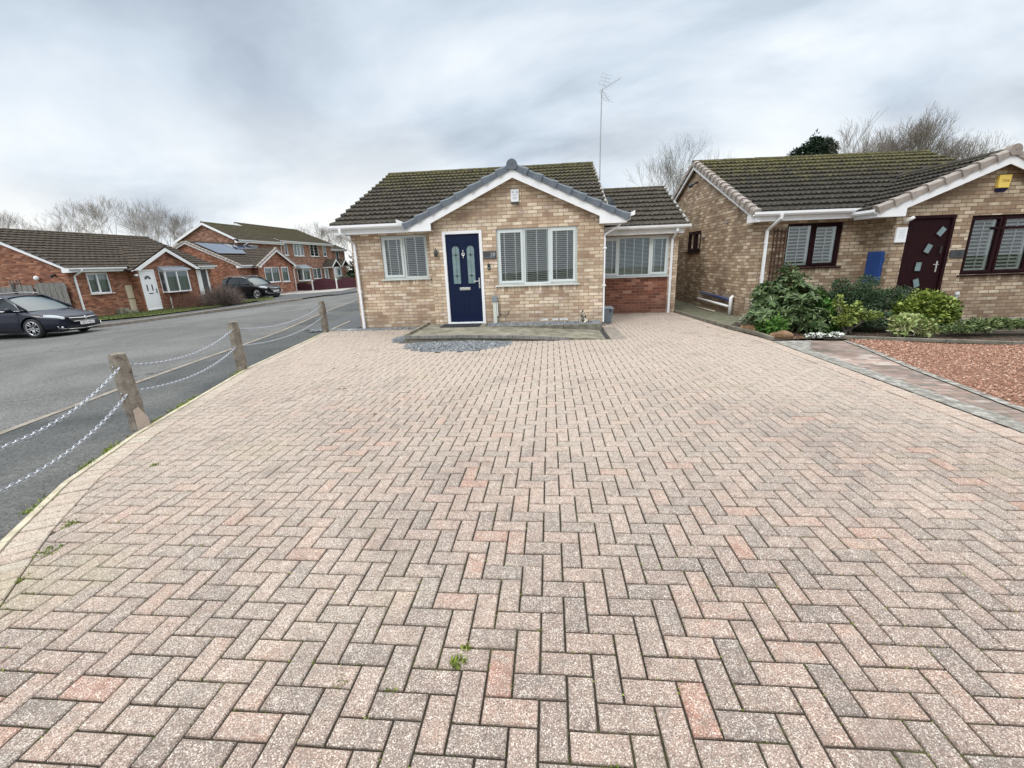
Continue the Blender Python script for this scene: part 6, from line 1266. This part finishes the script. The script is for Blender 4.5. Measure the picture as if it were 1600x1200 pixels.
dup(tB, (32.5, 37, -.5), 1.3, 'bare tree at the far right above the tan verge caps', (1.1, 1.1, .86))
dup(tB, (16.2, 34, -.3), 2.6, 'thin bare tree rising left of the dark pine', (.62, .62, .86)); dup(tA, (29.0, 37, -.3), 2.0, 'low bare tree right of the tallest one', (.95, .95, .90)); dup(tA, (22.6, 36, -.3), 4.2, 'bare tree just behind and left of the tallest one', (.9, .9, .90))
tC = make_tree(21, (5.9, 24.5, 0), 7.4, 'slender bare tree rising behind the side wing roof', levels=7, spread=.44, split=.32, r0=.085, tw=.0058, kids=(2, 3), m=mBark2)
dup(tC, (4.2, 23.0, 0), 2.2, 'low bare shrub tree beside the aerial mast', (.62, .62, .72)); dup(tC, (7.3, 24.5, 0), 4.0, 'bare tree just left of the right bungalow gable', (.7, .7, .84))
# far left group: one broad wood line made of single trees
tL = [(-88, 62, 13.8, 0.2), (-80, 63, 14.4, 1.5), (-73, 64, 14.0, 2.9), (-66, 62, 14.2, 4.1), (-60, 62, 12.8, 5.3), (-54, 60, 11.0, .9), (-50, 53, 12.6, 2.0), (-95, 60, 13, 2.3), (-102, 58, 13, 5.0), (-46, 60, 9.4, 3.1)]
ll = ['second bare tree from the left above the grey bungalow roof', 'third bare tree from the left above the bungalow roof', 'bare tree above the middle of the white door bungalow roof', 'bare tree behind the small roof mast on the left', 'bare tree left of the upright bare tree on the skyline', 'low bare tree behind the upright bare tree', 'upright bare tree standing out behind the white edged gable', 'leftmost bare tree in view above the grey roof', 'bare tree at the very left edge of the view', 'low bare tree right of the upright bare tree']
tF = make_tree(5, (-80, 63, -2), 14.0, ll[1], levels=8, spread=.42, split=.27, r0=.24, tw=.012, kids=(2, 2, 3), m=mBarkF); tF2 = make_tree(31, (-50, 53, -2), 13.0, ll[6], levels=8, spread=.45, split=.27, r0=.24, tw=.012, kids=(2, 2, 3), m=mBarkF)
for i, (x, y, h, a) in enumerate(tL):
    if i in (1, 6): continue
    s_ = h/14.4; dup(tF if i % 2 else tF2, (x, y, -2), a, ll[i], (s_*1.35, s_*1.35, s_*1.14))
for i, (x, y, s_, a, lb) in enumerate(((-36.5, 66, .90, 1.0, 'bare tree left of the pair behind the terrace roof'), (-32.2, 66, .94, 2.4, 'bare tree over the end of the terrace roof'), (-28.5, 64, .86, 4.4, 'bare tree just left of the main bungalow roof edge'), (-24, 62, .80, 5.6, 'bare tree behind the bungalow left roof slope'))):
    dup(tF2 if i % 2 else tF, (x, y, -2), a, lb, (s_*.9, s_*.9, s_*.82))
# dark ivy-covered low wood behind the houses
def leaf_cloud(mb, blobs, n, s, flat=.5, asp=.45, rnd=random):
    vol = [b[3]*b[4]*b[5] for b in blobs]; tot = sum(vol)
    for b, v in zip(blobs, vol):
        for _ in range(int(n*v/tot)):
            a = rnd.uniform(0, 2*pi); z = rnd.uniform(-1, 1); r = (rnd.random()**.4)*(.85+.3*sin(a*5+b[0])*sin(z*4+b[1])); q_ = math.sqrt(1-z*z)
            p = Vector((b[0]+b[3]*r*q_*cos(a), b[1]+b[4]*r*q_*sin(a), b[2]+b[5]*r*z)); ss = s*rnd.uniform(.6, 1.3)
            d = (p-Vector(b[:3])).normalized()+Vector((rnd.gauss(0, .5), rnd.gauss(0, .5), rnd.gauss(0, .4)-.15)); d.normalize(); sd2 = d.cross(Vector((rnd.gauss(0, 1), rnd.gauss(0, 1), 1))).normalized()*ss*asp; up2 = d.cross(sd2).normalized()*ss*.12
            m = p+d*ss*.5; mb.q(p, m+sd2+up2, p+d*ss, m-sd2+up2)
mPine = leafm('pine needles', (.008, .022, .012), (.028, .055, .028), .6); mIvy = leafm('dark evergreen leaf', (.015, .025, .012), (.045, .07, .03))
o = empty('pine_tree', (17.4, 33, 0)); tag(o, 'dark green flat topped pine above the ridge of the right bungalow', 'tree')
mb = MB(); mb.tube([(0, 0, 0), (.1, 0, 4), (.25, 0, 7.2)], [.2, .15, .08], 7); 
for k in range(9): a = k*2.4; mb.tube([(.15, 0, 5.8+.15*k), (.15+cos(a)*1.1, sin(a)*1.0, 6.6+.14*k)], [.05, .02], 4)
mb.build('trunk', mBark, o); mb = MB(); leaf_cloud(mb, [(-1.1, 0, 7.35, .9, .8, .35), (-.4, .2, 7.9, .8, .8, .4), (.35, 0, 8.35, .8, .8, .45), (1.0, .2, 8.15, .75, .7, .5), (.9, -.1, 7.5, .7, .7, .5), (.1, .4, 7.4, .7, .7, .4), (-1.5, 0, 7.0, .5, .5, .25), (.2, 0, 8.95, .12, .12, .3)], 6500, .24, asp=.16); mb.build('crown', mPine, o)
o = empty('evergreen_tree', (27, 36, 0)); tag(o, 'low dark evergreen behind the white skylight on the right roofs', 'tree'); mb = MB(); mb.tube([(0, 0, 0), (0, 0, 5)], [.2, .1], 6); mb.build('trunk', mBark, o); mb = MB(); leaf_cloud(mb, [(0, 0, 6.0, 1.8, 1.4, 1.1), (-1.6, 0, 5.6, 1.2, 1, .9), (1.6, 0, 5.6, 1.3, 1, .8)], 3500, .3); mb.build('crown', mIvy, o)
for i, (x, y, lb) in enumerate(((-27.2, 61, 'ivy covered tree beside the end of the brick terrace'), (-24.3, 58, 'second ivy covered tree, nearer the main bungalow wall'))):
    o = empty('ivy_tree', (x, y, -1)); tag(o, lb, 'tree'); mb = MB(); mb.tube([(0, 0, 0), (.2, 0, 6), (.3, .2, 9)], [.3, .22, .1], 7)
    for k in range(7): mb.tube([(.1, 0, 1+k), (.1+cos(k*2.2)*1.5, sin(k*2.2), 3+k*1.0)], [.1, .03], 4)
    mb.build('trunk', mBark2, o); mb = MB(); leaf_cloud(mb, [(.1, 0, 3.0, 1.1, 1, 2.6), (.2, 0, 6.0, .7, .7, 1.8), (-.8, 0, 1.2, 1.6, 1, 1.2)], 3800, .3); mb.build('ivy', mIvy, o)
o = empty('hedge', (-23, 50, -.6)); tag(o, 'dark green hedge at the end of the side road', 'hedge'); mb = MB(); leaf_cloud(mb, [(0, 0, .6, 3.0, .8, .7), (3, 0, .5, 2.0, .8, .6)], 4500, .22); mb.build('foliage', mIvy, o)
wd = MB()
for i in range(26): x = -110+i*3.4; leaf_cloud(wd, [(x, 68+3*sin(i*1.7), .2+1.4*sin(i*2.3)**2, 2.8, 2, 3.2)], 420, .9, asp=.12)
tag(wd.build('far_wood', leafm('far twig mass', (.07, .06, .05), (.16, .14, .12), .95)), 'dense far off mass of brown undergrowth below the bare trees', 'wood', kind='stuff')
# bare bush across the road
o = empty('bare_bush', (-18.95, 22.6, -.38)); tag(o, 'rounded leafless twiggy bush on the verge in front of the black car', 'bush'); rnd = random.Random(4)
mb = MB(); mb2 = MB()
for k in range(700):
    a = rnd.uniform(0, 2*pi); e = rnd.random()**.55*1.35; d = Vector((cos(a)*sin(e), sin(a)*sin(e), cos(e))); ln = 1.15*rnd.uniform(.6, 1.0)*(1.1-.12*e); P = [Vector((cos(a)*.1, sin(a)*.1, 0))]
    for j in range(3): d = (d+Vector((rnd.gauss(0, .16), rnd.gauss(0, .16), rnd.gauss(0, .12)))).normalized(); P.append(P[-1]+d*ln/3)
    for p in P: p.z = max(p.z, .02)
    mb.tube(P, [.012, .009, .006, .004], 3, caps=False)
    for j in range(7):
        q_ = P[rnd.choice((1, 2, 3))]; e2 = (d+Vector((rnd.gauss(0, .6), rnd.gauss(0, .6), rnd.gauss(0, .5)))).normalized(); mb2.tube([q_, q_+e2*rnd.uniform(.12, .32)], [.005, .003], 3, caps=False)
mb.build('stems', mBark, o); mb2.build('twigs', noisy('purple brown twig', [(.3, (.07, .05, .045)), (.7, (.18, .13, .11))], 5), o)
o = empty('bare_bush', (-20.7, 23.2, -.38)); tag(o, 'reddish brown leafless shrub against the red brick wall left of the black car', 'bush'); mb = MB()
for k in range(520):
    a = rnd.uniform(0, 2*pi); e = rnd.random()**.6*1.1; d = Vector((cos(a)*sin(e), sin(a)*sin(e)*1.5, cos(e))); p = Vector((rnd.gauss(0, .3), rnd.gauss(0, .8), 0)); q_ = p+d*rnd.uniform(.5, 1.15); q_.z = max(q_.z, .05); mb.tube([p, (p+q_)/2+Vector((0, rnd.gauss(0, .08), .05)), q_], [.008, .006, .003], 3, caps=False)
mb.build('stems', noisy('red brown twig', [(.3, (.10, .045, .035)), (.7, (.22, .12, .09))], 5), o)
o = empty('low_plant', (-18.9, 26.4, -.36)); tag(o, 'clump of long grass and weeds at the corner of the far verge', 'plant'); mb = MB(); leaf_cloud(mb, [(0, 0, .05, .4, .8, .08)], 500, .14, asp=.12); mb.build('leaves', leafm('long grass', (.09, .12, .03), (.24, .26, .09)), o)
# ------------------------------------------------------------------ planting in front of the right bungalow
def shrub(name, loc_, label, blobs, n, s, m, stems=12, asp=.42, sm=None, cat='shrub', whorl=0, seed=1, **kw):
    rnd = random.Random(seed); o = empty(name, loc_); tag(o, label, cat); mb = MB()
    for k in range(stems):
        b = rnd.choice(blobs); p = Vector((rnd.gauss(0, .05), rnd.gauss(0, .05), 0)); q_ = Vector((b[0]+rnd.uniform(-.6, .6)*b[3], b[1]+rnd.uniform(-.6, .6)*b[4], b[2]+rnd.uniform(-.3, .7)*b[5])); m_ = (p+q_)/2+Vector((rnd.gauss(0, .05), rnd.gauss(0, .05), -.04)); mb.tube([p, m_, q_], [.014, .010, .005], 4, caps=False)
        if whorl:
            pass
    mb.build('stems', sm or mBark2, o); mb = MB()
    if whorl:      # leaves in whorls at shoot tips, as on a rhododendron
        tot = sum(b[3]*b[4]*b[5] for b in blobs)
        for b in blobs:
            for _ in range(int(whorl*b[3]*b[4]*b[5]/tot)):
                a = rnd.uniform(0, 2*pi); z = rnd.uniform(-.8, 1); r = rnd.random()**.33; q_ = math.sqrt(max(0, 1-z*z)); c = Vector((b[0]+b[3]*r*q_*cos(a), b[1]+b[4]*r*q_*sin(a), b[2]+b[5]*r*z)); ax = ((c-Vector(b[:3])).normalized()*.6+Vector((rnd.gauss(0, .3), rnd.gauss(0, .3), .7))).normalized()
                u_ = ax.cross(Vector((1, .2, .1))).normalized(); v_ = ax.cross(u_)
                for k in range(rnd.randint(6, 9)):
                    t = 2*pi*k/8+rnd.uniform(-.2, .2); d = ((u_*cos(t)+v_*sin(t))+ax*rnd.uniform(-.15, .65)).normalized(); ln = s*rnd.uniform(.7, 1.2); sdv = d.cross(ax).normalized()*ln*.17; m1 = c+d*ln*.35+ax*.004; m2 = c+d*ln*.72+ax*.006; e_ = c+d*ln-ax*ln*.12
                    mb.q(c, m1+sdv, m2+sdv*.9, e_); mb.q(c, e_, m2-sdv*.9, m1-sdv)
    else: leaf_cloud(mb, blobs, n, s, asp=asp, rnd=rnd)
    mb.build('leaves', m, o); return o
mRh = leafm('glossy rhododendron leaf', (.028, .060, .020), (.125, .185, .07), .38, (.27, .33, .17)); mYG2 = leafm('pale yellow tipped leaf', (.06, .10, .02), (.22, .28, .06), .5, (.46, .48, .16)); mDkG = leafm('dark fine leaf', (.022, .045, .022), (.06, .10, .045)); mYG = leafm('yellow green leaf', (.055, .095, .015), (.22, .29, .05), .5, (.42, .45, .13)); mMG = leafm('bright mid green leaf', (.045, .12, .02), (.12, .25, .05)); mLow = leafm('low mixed leaf', (.03, .055, .015), (.12, .17, .05), .6, (.24, .28, .12))
mVar = leafm('variegated leaf', (.14, .22, .06), (.42, .45, .20), .5, (.70, .68, .46))
shrub('rhododendron', (4.25, 7.75, 0), 'large glossy broad leaved shrub in front of the white downpipe on the right', [(0, .1, .50, .50, .42, .42), (.16, .1, .95, .26, .24, .26), (.12, .1, 1.2, .12, .10, .10), (-.28, 0, .72, .26, .26, .24), (.38, 0, .62, .30, .30, .26), (-.40, -.1, .34, .28, .26, .24), (.36, -.3, .26, .36, .3, .22), (0, -.35, .28, .40, .22, .24)], 0, .15, mRh, stems=60, whorl=400, seed=3, sm=mTrel)
shrub('shrub', (4.95, 7.75, 0), 'mid green shrub filling the gap right of the large broad leaved shrub', [(0, .1, .36, .26, .3, .30), (.15, -.2, .20, .25, .2, .18), (-.12, .2, .62, .14, .14, .14)], 3400, .085, mMG, seed=5)
shrub('shrub', (5.55, 8.2, 0), 'dark fine leaved shrub below the blue meter cupboard', [(0, 0, .42, .46, .35, .40), (.38, -.1, .44, .44, .35, .40), (.80, -.1, .52, .40, .3, .24), (-.25, -.35, .24, .40, .25, .22), (.35, -.5, .18, .5, .25, .2), (.05, .1, .80, .20, .25, .16), (.45, 0, .86, .22, .2, .14), (1.05, -.1, .68, .22, .2, .10), (-.4, .1, .62, .2, .2, .2)], 17000, .06, mDkG, asp=.18, stems=30, seed=6)
shrub('shrub', (5.0, 8.1, 0), 'very dark low shrub between the broad leaved shrub and the cupboard wall', [(0, 0, .3, .35, .3, .3), (.35, -.3, .22, .35, .25, .22)], 6500, .06, mIvy, seed=16)
shrub('shrub', (5.25, 7.35, 0), 'yellow green shrub standing in front of the dark one', [(0, 0, .42, .22, .2, .09), (-.24, 0, .58, .08, .08, .12), (.3, -.05, .34, .20, .16, .07), (-.15, -.1, .26, .22, .16, .09), (.12, .05, .5, .1, .1, .05)], 1500, .062, mYG2, stems=10, sm=mKerb, seed=7)
shrub('shrub', (5.95, 7.05, 0), 'low variegated cream and green plant near the bed edge', [(0, 0, .15, .16, .14, .14), (.34, 0, .14, .2, .14, .14), (.15, .1, .22, .25, .15, .13)], 1300, .085, mVar, seed=8)
shrub('shrub', (6.85, 7.8, 0), 'rounded bright lime green bush below the maroon door', [(0, 0, .36, .50, .42, .34), (-.3, -.1, .30, .3, .3, .26), (.3, .0, .28, .28, .3, .24)], 11500, .06, mYG, stems=16, asp=.5, seed=9)
shrub('shrub', (7.5, 7.4, 0), 'low trailing green plants along the foot of the brick wall', [(0, 0, .10, .35, .25, .12), (.5, .1, .10, .4, .25, .10), (1.1, .1, .08, .45, .25, .10), (1.7, .1, .08, .4, .25, .14), (-.5, -.2, .08, .4, .2, .08), (2.3, .1, .08, .5, .25, .16)], 7000, .055, mLow, stems=4, asp=.3, seed=10, cat='plant')
shrub('shrub', (3.95, 7.3, .02), 'grassy green tuft beside the sandstone rock at the path corner', [(0, 0, .14, .13, .13, .15), (-.1, .25, .14, .12, .15, .14)], 800, .14, mMG, stems=3, asp=.10, seed=12, cat='plant')
shrub('shrub', (3.98, 8.35, .02), 'pale wispy plant by the corner of the side path', [(0, 0, .14, .25, .3, .12)], 900, .09, leafm('pale wispy leaf', (.12, .14, .08), (.36, .38, .28)), stems=3, asp=.14, seed=14, cat='plant')
o = empty('alyssum', (4.5, 6.93, .02)); tag(o, 'low mat of small white flowers and pale leaves at the bed edge', 'flowers'); mb = MB()
leaf_cloud(mb, [(-.05, 0, .03, .18, .07, .04), (.28, 0, .03, .16, .06, .04)], 420, .05, asp=.3); mb.build('flowers', leafm('white petal', (.45, .47, .42), (.75, .77, .72), .8), o)
mb = MB(); leaf_cloud(mb, [(.1, .02, .02, .4, .1, .03)], 240, .05, asp=.3); mb.build('leaves', mDkG, o)
lf = MB()
for _ in range(900): x = random.uniform(3.7, 8.6); leaf_flat(lf, x, 6.98-.155*(x-4.6)+abs(random.gauss(0, .35)), H(x, 6.9)+.022, random.uniform(.012, .032))
for _ in range(160): leaf_flat(lf, random.gauss(4.05, .22), random.gauss(6.9, .07), .022, random.uniform(.012, .03))
tag(lf.build('leaf_litter', leafm('bed litter', (.07, .035, .025), (.24, .13, .085), .9)), 'brown leaf litter and dead stems along the front of the planted bed', 'leaves', kind='stuff')
for i, (x, y, s, lb) in enumerate(((3.86, 6.92, (.17, .11, .085), 'rusty sandstone rock at the end of the path kerb'), (3.66, 7.75, (.14, .22, .09), 'dark brown rock behind the path kerb'))):
    bm = bmesh.new(); bmesh.ops.create_icosphere(bm, subdivisions=3, radius=1); rnd = random.Random(i+2); k_ = [Vector((rnd.gauss(0, 1), rnd.gauss(0, 1), rnd.gauss(0, 1))) for _ in range(5)]
    for v in bm.verts: q_ = 1+.10*sum(sin(v.co.dot(w)*1.8+j) for j, w in enumerate(k_)); v.co = Vector((v.co.x*s[0], v.co.y*s[1], max(-.6, v.co.z)*s[2]))*q_
    me = bpy.data.meshes.new('rock'); bm.to_mesh(me); bm.free(); me.materials.append(mRock); o = bpy.data.objects.new('rock', me); COL.objects.link(o); o.location = (x, y, .06); tag(o, lb, 'rock')
o = empty('garden_ornament', (4.72, 7.42, 0)); tag(o, 'pale metal lattice ornament half hidden among the shrubs', 'ornament'); mb = MB()
for k in range(5): mb.tube([(-.1+.05*k, 0, .12), (0+.05*k, 0, .28)], .008, 5); mb.tube([(0+.04*k, .01, .12), (-.08+.05*k, .01, .28)], .006, 5)
mb.build('lattice', mGry, o)
